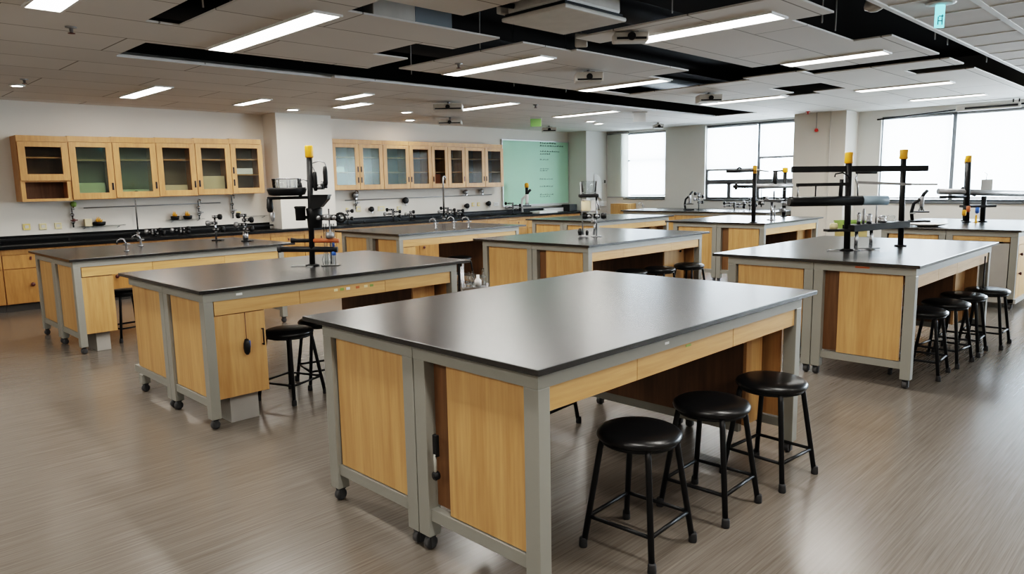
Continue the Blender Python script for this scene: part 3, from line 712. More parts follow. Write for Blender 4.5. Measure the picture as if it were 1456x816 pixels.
def benchtap(x, y, lab, z=.9, h=.12):
    t = thing('bench_tap', lab, 'tap', (x, y, z), radians(-45), 'small chrome bench taps')
    MB().lathe([(.025, 0), (.025, .008), (.012, .014), (.012, h*.7), (0, h*.7)], n=12).build('base', 'chrome', t)
    MB().tube([(0, 0, h*.6), (-.02, 0, h), (-.05, 0, h*1.05), (-.085, 0, h*.9), (-.095, 0, h*.6)], .009, 10).build('spout', 'chrome', t)
    MB().tube([(-.035, 0, h*.55), (.04, 0, h*.62)], .007, 8).build('handle', 'greymetal', t)
benchtap(2.41, 8.0, 'left small chrome tap on the far left bench')
benchtap(2.73, 8.56, 'right small chrome tap on the far left bench')
benchtap(6.45, 7.95, 'left small chrome tap on the bench before the right wall cabinets', h=.14)
benchtap(6.66, 7.80, 'middle small chrome tap on the bench before the right wall cabinets', h=.16)
benchtap(6.85, 7.70, 'right small chrome tap on the bench before the right wall cabinets', h=.15)
benchtap(13.4, 9.25, 'slim chrome tap at the sink on the window counter', h=.15)

# ------------------------------------------------------------------ apparatus helpers (local x runs to the right of the photo, local y away from it)
RZ = radians(-45)
def pole_parts(t, h, x=0., r=.019, cap=.07, capr=.034, base=True, lean=0., cap_mat='yellow'):
    if base: MB().lathe([(.055, 0), (.055, .01), (.035, .016), (.0, .016)], (x, 0, 0), 18).build('base', 'black', t)
    p = MB().tube([(x, 0, .008), (x+lean, 0, h-cap*.6)], r, 14).build('pole', 'black', t)
    c = MB().lathe([(capr*.92, h-cap), (capr, h-cap+.008), (capr*.98, h-.012), (capr*.86, h-.003), (0, h)], (x+lean, 0, 0), 16).build('cap', cap_mat, t)
    return p
def bar(t, x0, z0, x1, z1, r=.014, name='arm', mat='black', y=0., n=10):
    return MB().tube([(x0, y, z0), (x1, y, z1)], r, n).build(name, mat, t)
def clamp(t, x, z, y=0., s=1., mat='black'):
    c = MB(); c.box(x-.028*s, x+.028*s, y-.03*s, y+.03*s, z-.022*s, z+.022*s, .005*s)
    o = c.build('clamp', mat, t)
    MB().lathe([(0, -.06*s), (.018*s, -.055*s), (.018*s, -.04*s), (.007*s, -.038*s), (.007*s, -.03*s)], (x, y, z), 10, 'y').build('screw', 'greymetal', o)
    return o

# tall stand on the second bench
Z = .9
S2 = thing('clamp_stand', 'tall black stand with yellow cap, arms and hanging tools on the second bench', 'stand', (2.87, 5.09, Z), RZ)
b = MB(); b.box(-.16, .02, -.035, .035, 0, .006); b.box(-.02, .02, -.12, .10, .0, .006); b.build('foot_plate', 'greymetal', S2)
pole_parts(S2, .935, r=.022, cap=.095, capr=.032, lean=.024)
bar(S2, -.25, .137, .205, .127, .023, 'lower_arm'); MB().lathe([(0, -.02), (.024, -.015), (.028, 0), (.024, .015), (0, .02)], (-.25, 0, .137), 12, 'x').build('arm_end', 'rubber', S2)
bar(S2, -.15, .203, .02, .20, .016, 'handle_arm'); MB().tube([(-.155, 0, .203), (-.10, 0, .204)], .024, 10, r1=.012).build('grip', 'black', S2); MB().tube([(.02, 0, .20), (.22, 0, .196)], .018, 10).build('grip', 'orange', S2)
bar(S2, -.32, .535, .02, .537, .012, 'tray_arm'); MB().lathe([(.10, .552), (.135, .56), (.15, .60), (.145, .615), (.13, .60), (0, .57)], (-.165, 0, 0), 24).build('tray', 'black', S2)
MB().lathe([(0, .06), (.022, .05), (.026, -.02), (.02, -.05), (0, -.055)], (-.305, 0, .48), 12).build('grip', 'black', S2); MB().lathe([(0, .02), (.02, .01), (.012, -.05), (0, -.06)], (-.29, 0, .41), 10).build('nozzle', 'greymetal', S2)
MB().box(.03, .165, -.06, .06, .545, .556).build('funnel_top', 'black', S2)
MB().prism([(.03, .545), (.16, .545), (.155, .52), (.10, .46), (.03, .44)], -.05, .05).build('funnel', 'black', S2)
MB().lathe([(.055, .30), (.06, .40), (.064, .45), (.05, .455), (0, .45)], (.03, .03, 0), 16).build('canister', 'black', S2)
MB().lathe([(.038, .36), (.04, .45), (.048, .462), (.04, .47), (0, .465)], (-.065, -.02, 0), 14).build('cup', 'black', S2)
for pts, g in (([(.024, 0, .79), (.05, 0, .80), (.10, 0, .815), (.14, 0, .80), (.152, 0, .76)], (.14, .70)), ([(.02, 0, .775), (.045, 0, .77), (.058, 0, .74)], (.058, .66)), ([(.0, 0, .66), (-.03, 0, .675), (-.06, 0, .668), (-.065, 0, .65)], (-.062, .60))):
    h = MB().tube(pts, .0045, 8).build('hook', 'greymetal', S2)
    hh = .075 if g[0] > 0 else .055
    MB().lathe([(0, hh), (.014, hh-.005), (.019, hh*.4), (.018, -hh*.7), (.012, -hh), (0, -hh)], (g[0], 0, g[1]), 12).build('tool_grip', 'black', h)
bar(S2, .02, .62, .15, .615, .012, 'upper_arm'); clamp(S2, .10, .615, s=.9); MB().tube([(.11, 0, .625), (.115, 0, .66)], .012, 8).build('stud', 'chrome', S2)
bar(S2, -.10, .385, .24, .375, .013, 'mid_arm')
for x_ in (.08, .15, .20): clamp(S2, x_, .378, s=.95)
MB().ring((.24, 0, .375), .035, .010, 14, 8, 'y').build('ring_clamp', 'black', S2)
MB().lathe([(0, .405), (.045, .40), (.05, .385), (.04, .36), (0, .355)], (.14, .0, 0), 14).build('boss', 'greymetal', S2)
def rack(x, y, z, lab, w, h, n, rot=RZ):
    t = thing('glass_rack', lab, 'rack', (x, y, z), rot)
    MB().ring((0,0,h), w/2, .0035, 24, 6).build('top_ring', 'chrome', t)
    MB().lathe([(w/2*.92, 0), (w/2, h), (w/2*.985, h), (w/2*.905, .004), (0, .004)], n=24).build('beaker', 'glass_lab', t)
    for k in range(n):
        a = 2*pi*k/n
        MB().tube([(w*.3*cos(a), w*.3*sin(a), .006), (w*.32*cos(a), w*.32*sin(a), h*.9)], .005, 6).build('tube', 'glass_lab' if k % 2 else 'greymetal', t)
dx, dy = cos(RZ), sin(RZ)
rack(2.87-.165*dx, 5.09-.165*dy, Z+.573, 'glass beaker of tubes on the black tray of the tall stand', .22, .11, 7)
# chrome burette stand beside it
def burette(x, y, z, h, lab, liquid=('orange', 'blue')):
    t = thing('glass_burette', lab, 'glassware', (x, y, z), RZ)
    MB().box(-.07, .07, -.045, .045, 0, .010, .003).build('base', 'glass_lab', t)
    for s in (-.035, .025): MB().lathe([(.014, .01), (.014, h), (.011, h), (.011, .012)], (s, 0, 0), 12).build('tube', 'glass_lab', t)
    MB().tube([(-.005, .03, .01), (-.005, .03, h*1.35)], .006, 8).build('rod', 'chrome', t)
    MB().lathe([(.0, h*.45), (.0105, h*.45), (.0105, h*.6), (0, h*.6)], (.025, 0, 0), 10).build('liquid', liquid[1], t)
    MB().lathe([(0, .0), (.03, .0), (.034, .02), (.03, .045), (0, .045)], (.0, 0, h*.66), 12).build('collar', 'greymetal', t)
    MB().lathe([(0, .0), (.017, .0), (.017, .03), (0, .03)], (.025, 0, h*.25), 10).build('stopcock', 'blue', t)
    MB().lathe([(.03, .012), (.036, .05), (.02, .09), (.022, .10), (0, .10)], (-.035, -.0, 0), 12).build('flask', 'glass_lab', t)
burette(2.975, 4.985, Z, .33, 'clear glass burettes with blue stopcock beside the tall stand on the second bench')
# glassware clutter beyond the right end of the second bench
gx, gy = 4.28, 4.75
t = thing('chrome_cart', 'small chrome stand of glassware beyond the right end of the second bench', 'cart', (gx, gy, 0), RZ)
MB().box(-.12, .12, -.12, .12, .60, .615).build('shelf', 'chrome', t)
for sx in (-.11, .11):
    for sy in (-.11, .11): MB().tube([(sx, sy, 0), (sx, sy, .80 if sx < 0 else .62)], .009, 8).build('leg', 'chrome', t)
for k, (a, b, hh, m_) in enumerate(((-.05, -.03, .13, 'glass_lab'), (.03, -.04, .10, 'white'), (.07, .05, .15, 'glass_lab'), (-.02, .06, .12, 'glass_lab'))):
    MB().lathe([(.03, 0), (.032, hh*.5), (.014, hh*.7), (.014, hh), (.010, hh), (.010, hh*.7), (.026, hh*.5), (.025, .006), (0, .006)], (0, 0, 0), 14).build('glass_bottle', m_, None, ['clear glass bottle at the left of the chrome stand', 'white bottle in front on the chrome stand', 'tall clear glass bottle at the right of the chrome stand', 'clear glass bottle at the back of the chrome stand'][k], 'bottle', 'bottles on the chrome stand', loc=(gx+a*dx-b*dy, gy+a*dy+b*dx, .6152))

# microscopes / clamp rigs
def microscope(x, y, z, lab, s=1., rot=RZ, yellow=False, white=False):
    t = thing('microscope', lab, 'microscope', (x, y, z), rot)
    q = lambda pts: [(a*s, b*s, c*s) for a, b, c in pts]
    MB().box(-.09*s, .09*s, -.07*s, .09*s, 0, .025*s, .006*s).build('base', 'black', t)
    MB().tube(q([(-.06, .05, .02), (-.075, .05, .12), (-.06, .04, .22), (-.01, .0, .27)]), .02*s, 10).build('arm', 'black' if not white else 'white', t)
    st_ = MB().box(-.055*s, .075*s, -.06*s, .06*s, .115*s, .130*s, .003*s).build('stage', 'black', t)
    MB().lathe([(0, 0), (.028*s, 0), (.028*s, .012*s), (0, .012*s)], (-.085*s, .0, .10*s), 12).build('focus_knob', 'greymetal', t)
    MB().lathe([(.014*s, .155*s), (.022*s, .19*s), (.026*s, .25*s), (.026*s, .30*s), (0, .30*s)], (.01*s, 0, 0), 12).build('body_tube', 'white' if white else 'greymetal', t)
    MB().tube(q([(.01, 0, .29), (.03, 0, .33), (.07, 0, .37)]), .02*s, 10).build('eyepiece', 'black', t)
    for k in range(3): MB().tube(q([(.01+.012*(k-1), 0, .17), (.01+.03*(k-1), 0, .135)]), .009*s, 8).build('objective', 'chrome', t)
    if yellow: MB().lathe([(.03*s, .40*s), (.032*s, .45*s), (.02*s, .47*s), (0, .47*s)], (.01*s, 0, 0), 12).build('cap', 'yellow', t); MB().tube(q([(.01, 0, .29), (.01, 0, .41)]), .024*s, 10).build('head', 'black', t)
    return t
def clamp_rig(x, y, z, h, lab, arms=3, seed=1, width=.14):
    r_ = random.Random(seed); t = thing('clamp_rig', lab, 'lab stand', (x, y, z), RZ)
    MB().box(-.06, .06, -.045, .045, 0, .012, .003).build('base', 'black', t)
    MB().tube([(-.02, 0, .01), (-.02, 0, h)], .011, 10).build('rod', 'chrome', t)
    for k in range(arms):
        zz = h*(.45+.5*k/max(1, arms-1)); sd = -1 if k % 2 else 1; ln = width*(.6+.4*r_.random())
        MB().tube([(-.02, 0, zz), (-.02+sd*ln, -.02, zz+.02*(r_.random()-.5))], .009, 8).build('arm', 'black', t)
        c = clamp(t, -.02+sd*ln*.45, zz, s=.8)
        MB().lathe([(0, .035), (.024, .03), (.03, .0), (.022, -.03), (0, -.035)], (-.02+sd*ln, -.02, zz), 12).build('clamp_head', ['black', 'greymetal', 'black'][k % 3], c)
        clamp(t, -.02, zz, s=.8)
    return t
R3 = clamp_rig(3.78, 8.17, Z, .32, 'chrome rod with black clamps on the right end of the far left bench', 4, 5, .10)
MB().lathe([(.03, .0), (.034, .06), (.026, .10), (.022, .10), (0, .095)], (-.02, 0, .012), 12).build('weight', 'chrome', R3)
t = clamp_rig(3.62, 8.62, Z, .30, 'second black clamp rig at the back of the far left bench', 3, 9, .12)
# black clutter on the long counter
clamp_rig(8.05, 11.15, CT, .24, 'low black clamp rig on the counter right of the pillar, left one', 4, 11, .16)
clamp_rig(6.95, 10.98, CT, .26, 'black clamp rig on the counter just right of the pillar', 3, 17, .10)
clamp_rig(8.42, 11.1, CT, .18, 'small chrome and black rig on the counter under the black hanging valve', 3, 12, .10)
clamp_rig(9.35, 11.1, CT, .22, 'black clamp rig beside the tallest gooseneck tap', 4, 13, .20)
clamp_rig(9.62, 11.1, CT, .16, 'low black clamp rig right of the tallest gooseneck tap', 3, 14, .14)
clamp_rig(11.18, 11.08, CT, .26, 'black clamp rig at the left foot of the green board', 4, 15, .16)
clamp_rig(4.15, 11.1, CT, .10, 'low chrome and black rig on the counter behind the far left bench, right one', 3, 21, .16)
clamp_rig(3.75, 11.1, CT, .10, 'low chrome and black rig on the counter behind the far left bench, left one', 3, 22, .16)
microscope(11.60, 11.1, CT, 'pale microscope with yellow cap on the counter before the green board', 1.45, RZ, True, True)
MB().box(-.30, .30, -.15, .15, 0, .05, .004).build('paper_stack', 'paper', None, 'white stack of paper on the counter before the green board', 'paper', loc=(12.12, 11.05, CT), rotz=0)
MB().box(-.35, .35, -.01, .02, 0, .09, .004).build('ledge_tray', 'white', None, 'white tray on the counter under the green board', 'tray', loc=(12.75, 11.3, CT))
# beaker stand on the middle bench
S5 = thing('beaker_stand', 'chrome stand holding a beaker and a white jar on the middle bench', 'stand', (6.40, 5.15, Z), RZ)
MB().lathe([(.045, 0), (.045, .01), (.02, .02), (0, .02)], (-.064, 0, 0), 14).build('base', 'greymetal', S5); MB().lathe([(.06, 0), (.06, .008), (.02, .014), (0, .014)], (.089, 0, 0), 14).build('base', 'chrome', S5)
bar(S5, -.064, .01, -.09, .62, .008, 'rod', 'greymetal'); bar(S5, .089, .01, .089, .49, .010, 'rod', 'chrome')
MB().box(-.11, .11, -.07, .07, .445, .485, .012).build('ring_holder', 'black', S5); MB().box(-.085, .08, -.06, .06, .285, .293).build('platform', 'greymetal', S5)
MB().lathe([(.02, .02), (.028, .06), (.014, .10), (0, .10)], (-.1, -.02, 0), 10).build('clip', 'black', S5); MB().lathe([(.015, .02), (.02, .06), (.01, .08), (0, .08)], (-.02, -.03, 0), 10).build('clip', 'black', S5)
for x_, z_, s_ in ((.0, .235, 1.1), (.09, .235, 1.2), (.06, .18, 1.0)): clamp(S5, x_, z_, s=s_, mat='black' if s_ != 1. else 'greymetal')
MB().lathe([(0, .03), (.03, .028), (.036, 0), (.03, -.028), (0, -.03)], (.17, -.01, .235), 12, 'x').build('wheel', 'black', S5); MB().lathe([(0, .03), (.03, .028), (.036, 0), (.03, -.028), (0, -.03)], (-.04, -.01, .235), 12, 'x').build('wheel', 'black', S5)
bar(S5, -.05, .235, .17, .235, .010, 'cross_rod', 'greymetal'); MB().tube([(.06, 0, .02), (.075, 0, .18)], .012, 8).build('leg_rod', 'chrome', S5)
bar(S5, .089, .45, .12, .30, .008, 'side_rod', 'chrome')
def wpos(b0, r, y=0.): return (b0[0]+r*dx-y*dy, b0[1]+r*dy+y*dx)
p = wpos((6.40, 5.15), .005)
MB().lathe([(.075, 0), (.080, .02), (.088, .135), (.095, .14), (.085, .135), (.076, .02), (0, .006)], n=24).build('beaker', 'glass_lab', None, 'clear glass beaker on top of the stand on the middle bench', 'beaker', loc=(*p, Z+.486))
p = wpos((6.40, 5.15), -.03)
j = MB().lathe([(.05, 0), (.052, .01), (.052, .105), (.045, .115), (0, .115)], n=20).build('jar', 'carton', None, 'cream jar under the ring of the beaker stand', 'jar', loc=(*p, Z+.294))
MB().lathe([(.046, .1155), (.046, .135), (0, .135)], n=20).build('lid', 'white', j)
p = wpos((6.40, 5.15), .052)
MB().box(-.026, .026, -.02, .02, 0, .12, .004).build('bottle', 'white', None, 'white square bottle on the platform of the beaker stand', 'bottle', loc=(*p, Z+.294), rotz=RZ)

# rig on the right bench: two poles, long bars, shelf
S6 = thing('pole_rig', 'black rig of two yellow capped poles with long bars on the right bench', 'rig', (6.32, 2.28, Z), RZ)
PX, PY = .612, .29      # second pole in local coordinates
pole_parts(S6, .825, r=.026, cap=.095, capr=.034, lean=-.02)
MB().lathe([(.05, 0), (.05, .012), (0, .012)], (PX, PY, 0), 16).build('base', 'black', S6)
MB().tube([(PX, PY, .01), (PX-.017, PY, .80)], .024, 14).build('pole', 'black', S6)
MB().lathe([(.033, .765), (.036, .772), (.034, .80), (.036, .838), (.031, .848), (0, .85)], (PX-.017, PY, 0), 16).build('cap', 'yellow', S6)
def flatbar(t, a, b, h, d, name, mat='black'):
    (x0, y0, z0), (x1, y1, z1) = a, b
    m_ = MB(); v = []
    L_ = sqrt((x1-x0)**2+(y1-y0)**2); nx, ny = -(y1-y0)/L_*d/2, (x1-x0)/L_*d/2
    for (x_, y_, z_) in (a, b):
        for s1, s2 in ((-1,-1),(1,-1),(1,1),(-1,1)): v.append(m_.bm.verts.new((x_+nx*s1, y_+ny*s1, z_+h/2*s2)))
    for q in ((0,1,2,3),(7,6,5,4),(0,4,5,1),(1,5,6,2),(2,6,7,3),(3,7,4,0)): m_.bm.faces.new([v[i] for i in q])
    return m_.build(name, mat, t)
flatbar(S6, (-.517, -.06, .688), (.70, .10, .680), .05, .03, 'top_bar')
flatbar(S6, (-.46, -.03, .560), (-.03, -.03, .560), .026, .03, 'short_bar')
for x_ in (-.45, -.30): bar(S6, x_, .45, x_, .55, .006, 'post', 'greymetal' if x_ < -.4 else 'black', -.03)
bar(S6, -.09, .46, -.085, .60, .016, 'post', 'black', -.03)
MB().tube([(-.52, -.03, .425), (-.49, -.03, .422), (.10, -.01, .42)], .042, 14).build('thick_bar', 'black', S6)
MB().tube([(.10, -.01, .42), (.32, .0, .418)], .040, 14).build('thick_bar_end', 'blue', S6, 'pale blue grey end of the thick bar').data.materials[0] = pmat('pale blue grey', (.30, .40, .48), .3)
flatbar(S6, (.054, -.02, .572), (.50, -.02, .548), .022, .02, 'blade', 'greymetal'); flatbar(S6, (.50, -.02, .548), (.72, -.02, .544), .016, .02, 'blade_tip', 'alu')
MB().tube([(-.02, -.03, .62), (-.08, -.03, .655), (-.14, -.03, .645), (-.145, -.03, .62)], .006, 8).build('hook', 'black', S6)
MB().tube([(.045, -.03, .66), (.03, -.03, .60), (.05, -.03, .55), (.054, -.03, .46)], .006, 8).build('wire', 'chrome', S6)
bar(S6, .03, .655, .20, .652, .012, 'stub_bar', 'black', -.035)
flatbar(S6, (-.01, -.03, .19), (.62, .27, .20), .055, .12, 'shelf_bar')
MB().box(-.20, .0, -.07, .02, .165, .185).build('side_shelf', 'black', S6)
for x_, y_ in ((.065, -.02), (.23, .06)):
    MB().tube([(x_, y_, .01), (x_, y_, .17)], .014, 12).build('support_leg', 'chrome', S6); MB().lathe([(.04, 0), (.04, .007), (.016, .014), (0, .014)], (x_, y_, 0), 14).build('foot', 'chrome', S6)
bar(S6, -.18, .008, -.03, .010, .006, 'floor_rod', 'chrome', -.02); bar(S6, -.02, .012, .29, .012, .005, 'floor_rod', 'greymetal', .02)
# clutter on the shelf of that rig
for k, (r_, yy_, h_, rad, m_) in enumerate(((.10, .025, .10, .016, 'chrome'), (.15, .045, .13, .012, 'greymetal'), (.21, .07, .085, .022, 'chrome'), (.29, .11, .17, .007, 'greymetal'), (.36, .145, .06, .035, 'chrome'), (.46, .19, .055, .04, 'glass_lab'))):
    p = wpos((6.32, 2.28), r_, yy_); zs = Z+.19+.0277+.01*(r_+.01)/.63
    MB().lathe([(rad*.9, 0), (rad, h_*.3), (rad*.7, h_*.55), (rad, h_*.8), (rad*.6, h_), (0, h_)], n=14).build('shelf_fitting', m_, None,
        ['shiny round fitting, leftmost on the rig shelf', 'slim grey fitting, second from the left on the rig shelf', 'squat shiny fitting in the middle of the rig shelf', 'thin tall grey rod fitting on the rig shelf', 'low wide shiny fitting right of the thin rod on the rig shelf', 'low clear glass dish beside the second pole on the rig shelf'][k], 'fitting', 'fittings on the rig shelf', loc=(*p, zs))
p = wpos((6.32, 2.28), -.13, -.02)
MB().lathe([(.03, 0), (.034, .02), (.03, .045), (.02, .05), (0, .05)], n=14).build('small_dish', 'cream_plate', None, 'small cream dish on the side shelf of the rig', 'dish', loc=(*p, Z+.1855))

# bench before the middle window: stand and chrome cluster
S7 = thing('clamp_stand', 'black stand with yellow tip and left pointing arms before the middle window', 'stand', (9.69, 4.80, Z), RZ)
pole_parts(S7, .81, r=.030, cap=.12, capr=.030)
MB().tube([(-.40, 0, .735), (-.30, 0, .73), (0, 0, .738)], .022, 10).build('arm', 'black', S7); bar(S7, -.30, .52, 0, .515, .024, 'arm'); MB().lathe([(0, .012), (.05, .01), (.05, -.01), (0, -.012)], (-.26, 0, .52), 12, 'x').build('disc', 'black', S7)
MB().tube([(-.25, 0, .76), (-.22, 0, .785), (-.19, 0, .765)], .012, 8).build('knob', 'black', S7); bar(S7, -.06, .755, .20, .72, .012, 'thin_arm', 'greymetal')
S7b = thing('clamp_stand', 'far black pole with yellow cap at the back of the bench before the middle window', 'stand', (11.56, 5.20, Z), RZ)
pole_parts(S7b, .80, r=.030, cap=.085, capr=.045)
MB().lathe([(0, .12), (.03, .11), (.042, 0), (.034, -.10), (0, -.12)], (-.16, 0, .63), 12).build('grip', 'black', S7b); bar(S7b, -.20, .74, 0, .745, .014, 'arm'); bar(S7b, -.5, .50, .12, .505, .045, 'cross_tube', 'greymetal')
C7 = thing('chrome_stand', 'chrome stand with a cluster of clamps on the bench before the middle window', 'stand', (10.45, 4.89, Z), RZ)
MB().lathe([(.07, 0), (.07, .01), (.03, .02), (0, .02)], n=16).build('base', 'chrome', C7); bar(C7, 0, .01, 0, .30, .020, 'rod', 'chrome'); bar(C7, .045, .01, .045, .22, .010, 'rod', 'chrome')
MB().lathe([(.05, .27), (.15, .30), (.16, .315), (.05, .31), (0, .31)], (.02, 0, 0), 20).build('dish', 'greymetal', C7)
for x_, z_ in ((-.16, .26), (-.10, .33), (.10, .30), (.20, .24), (.16, .15)): clamp(C7, x_, z_, s=1.3, mat='black' if x_ < .15 else 'greymetal')
bar(C7, -.20, .30, .24, .26, .012, 'cross_rod', 'greymetal'); bar(C7, -.16, .20, -.16, .48, .008, 'post', 'black'); bar(C7, .03, .3, .03, .44, .012, 'post', 'black')
p = wpos((10.45, 4.89), -.02)
MB().box(-.20, .20, -.06, .06, 0, .006).build('glass_plate', 'glass_lab', None, 'thin glass plate lying above the chrome clamp cluster', 'plate', loc=(*p, Z+.4405), rotz=RZ)

# far right bench stand
S9 = thing('pole_rig', 'black two pole rig with grey cross tube on the far right bench', 'rig', (11.0, 2.46, Z), RZ)
pole_parts(S9, .875, r=.034, cap=.09, capr=.040, lean=-.03)
Q = (.60, .62)
MB().lathe([(.05, 0), (.05, .012), (0, .012)], (.17, .30, 0), 14).build('base', 'black', S9); MB().tube([(.17, .30, .01), (.15, .30, .80)], .032, 14).build('pole', 'black', S9)
MB().lathe([(.036, .77), (.042, .78), (.04, .835), (.02, .85), (0, .85)], (.15, .30, 0), 14).build('cap', 'yellow', S9)
MB().tube([(-.39, .02, .414), (.76, .02, .360)], .040, 12).build('cross_tube', 'greymetal', S9); bar(S9, -.39, .34, -.05, .34, .018, 'arm', 'black', -.03)
bar(S9, -.03, .44, .16, .36, .03, 'brace', 'black', .1)
MB().box(-.06, .33, -.08, .08, .195, .225).build('shelf', 'black', S9); bar(S9, .21, .02, .21, .34, .032, 'short_post'); MB().lathe([(.06, .0), (.06, .015), (0, .02)], (.21, 0, 0), 14).build('base', 'black', S9)
MB().box(.13, .28, -.05, -.04, .42, .56, .004).build('card', 'offwhite', S9, 'blank pale card hanging on the rig')
MB().tube([(.19, -.045, .56), (.2, -.045, .63), (.17, -.03, .65)], .005, 6).build('hook', 'greymetal', S9)
for x_, z_, m_ in ((-.05, .18, 'orange'), (.07, .16, 'blue'), (-.1, .13, 'yellow')):
    MB().lathe([(0, .04), (.024, .034), (.026, -.025), (.015, -.04), (0, -.045)], (x_, -.10, z_), 12).build('fitting', m_, S9)
MB().lathe([(.05, .0), (.012, .012), (.010, .10), (0, .10)], (.06, -.10, 0), 12).build('tripod', 'yellow', S9)
microscope(10.75, 2.95, Z, 'black microscope behind the second pole of the rig, on the far right bench', 1.15, RZ, False, False)
MB().lathe([(.10, 0), (.21, .03), (.22, .04), (.10, .012), (0, .010)], n=28).build('white_plate', 'white', None, 'wide shallow white dish on the far right bench behind the first pole', 'dish', loc=(9.88, 2.62, Z))

# window counter instruments
microscope(13.35, 8.05, Z, 'left black microscope on the window counter', 1.05)
clamp_rig(13.45, 7.86, Z, .36, 'chrome and black clamp rig beside the left microscope on the window counter', 4, 31, .12)
clamp_rig(13.45, 7.05, Z, .16, 'low chrome rig in the middle of the window counter', 4, 33, .22)
clamp_rig(13.5, 6.75, Z, .24, 'grey rig with glass parts at the right of the window counter', 3, 35, .14)

# green crates on a stool-high black trolley between the benches
tr = thing('trolley', 'low black trolley holding crates between the two far right benches', 'trolley', (11.35, 4.05, 0), RZ)
MB().box(-.24, .24, -.18, .18, .60, .63, .004).build('deck', 'black', tr)
for sx in (-.2, .2):
    for sy in (-.15, .15): MB().tube([(sx, sy, .0), (sx, sy, .60)], .014, 8).build('leg', 'black', tr)
def crate(x, y, z, w_, d_, h_, mat, lab):
    c = MB(); q = .008; c.box(-w_/2, w_/2, -d_/2, d_/2, 0, q); c.box(-w_/2, w_/2, -d_/2, -d_/2+q, q, h_); c.box(-w_/2, w_/2, d_/2-q, d_/2, q, h_); c.box(-w_/2, -w_/2+q, -d_/2+q, d_/2-q, q, h_); c.box(w_/2-q, w_/2, -d_/2+q, d_/2-q, q, h_)
    o = c.build('crate', mat, None, lab, 'crate', 'crates on the black trolley', loc=(x, y, z), rotz=RZ)
    f = MB(); f.box(-w_/2-.008, w_/2+.008, -d_/2-.008, -d_/2-.0005, h_-.02, h_); f.box(-w_/2-.008, w_/2+.008, d_/2+.0005, d_/2+.008, h_-.02, h_); f.build('rim', mat, o)
crate(11.35, 4.05, .6305, .36, .28, .11, 'tan', 'tan crate, lower one of the stack on the black trolley')
crate(11.35, 4.05, .741, .38, .30, .13, 'green', 'green crate, topmost of the stack on the black trolley')

# ------------------------------------------------------------------ ceiling equipment
db = MB().box(3.12, 3.50, 4.475, 4.60, ZC+.015, ZC+.24, .006).build('duct_box', 'offwhite', None, 'cream duct box with a blue grey end above the nearest ceiling boards', 'duct')
MB().box(3.501, 3.86, 4.475, 4.60, ZC+.015, ZC+.24).build('end_section', pmat('blue grey metal', (.20, .23, .26), .5), db)
ac = thing('ceiling_cassette', 'square off white air conditioner cassette hanging in the ceiling opening', 'air conditioner', (4.08, 3.50, 2.66))
MB().box(-.34, .34, -.30, .30, -.008, .022, .010).build('grille_panel', 'offwhite', ac)
MB().box(-.31, .31, -.27, .27, .045, .16, .02).build('casing', 'offwhite', ac)
MB().box(-.32, .32, -.28, .28, .023, .044).build('shadow_gap', 'black', ac)
for a, b in ((.24, .31), (-.24, .31), (.24, -.31), (-.24, -.31)): MB().tube([(a, b*.8, .15), (a, b*.8, .83)], .008, 6).build('hanger', 'greymetal', ac)
MB().box(-.36, -.05, .285, .33, .05, .12, .01).build('side_duct', 'offwhite', ac)
MB().tube([(-.31, .2, .09), (-.42, .26, .10), (-.5, .22, .09), (-.62, .26, .10)], .018, 8).build('pipe', 'black', ac)
def projector(x, y, z, lab, w_=.30, d_=.24, h_=.09, rot=0., drop=True):
    t = thing('projector', lab, 'projector', (x, y, z), rot, 'ceiling projectors')
    MB().box(-w_/2, w_/2, -d_/2, d_/2, -h_, 0, .012).build('casing', 'offwhite', t)
    MB().lathe([(.03, -.02), (.034, 0), (.026, 0), (.022, -.01), (0, -.01)], (0, -d_/2-.001, -h_/2), 14, 'y').build('lens', 'black', t)
    MB().box(-w_/2+.02, w_/2-.02, -d_/2-.003, -d_/2-.0005, -h_+.012, -h_+.03).build('vent', 'black', t)
    MB().box(-.06, .06, -.06, .06, .001, .012).build('mount_plate', 'greymetal', t)
    MB().tube([(0, 0, .012), (0, 0, max(.02, ZC-z))], .02, 10).build('mount', 'greymetal', t)
projector(6.32, 5.08, 2.69, 'projector with a silver mount left of the long ceiling light', .30, .22, .10, RZ)
projector(9.26, 5.30, 2.69, 'projector under the ceiling before the middle window', .32, .25, .10, RZ)
projector(7.02, 8.27, 2.68, 'hanging projector beyond the widest trough, nearer of the two there', .42, .30, .09, RZ)
projector(8.62, 10.12, 2.66, 'hanging projector close to the right wall cabinets', .42, .30, .07, RZ)
projector(11.6, 10.4, 2.68, 'small projector over the green board', .30, .25, .09, RZ)
projector(5.02, 3.60, 2.71, 'dark projector at the end of the long light right of the cassette', .28, .16, .07, RZ)
projector(13.0, 8.6, 2.68, 'small dark camera like box on the ceiling before the small window', .2, .2, .08, RZ)
def sprinkler(x, y, lab, mat='brown'):
    t = thing('sprinkler', lab, 'sprinkler', (x, y, ZC), 0, 'ceiling sprinklers')
    MB().lathe([(.012, .05), (.012, .0), (.04, -.0005), (.04, -.008), (.015, -.012), (.012, -.04), (0, -.04)], n=14).build('escutcheon', 'greymetal' if mat != 'red' else 'red', t); MB().lathe([(0, -.045), (.025, -.045), (.025, -.049), (0, -.049)], n=12).build('deflector', mat, t)
sprinkler(1.63, 6.19, 'small brown sprinkler at the left of the ceiling')
sprinkler(1.95, 9.3, 'small dark sprinkler above the leftmost downlight')
sprinkler(4.92, 5.62, 'small dark sprinkler beside the light between the troughs')
sprinkler(8.35, 8.06-.3, 'small sprinkler beyond the widest trough')
sprinkler(13.3, 5.6, 'red sprinkler in front of the front pillar', 'red')
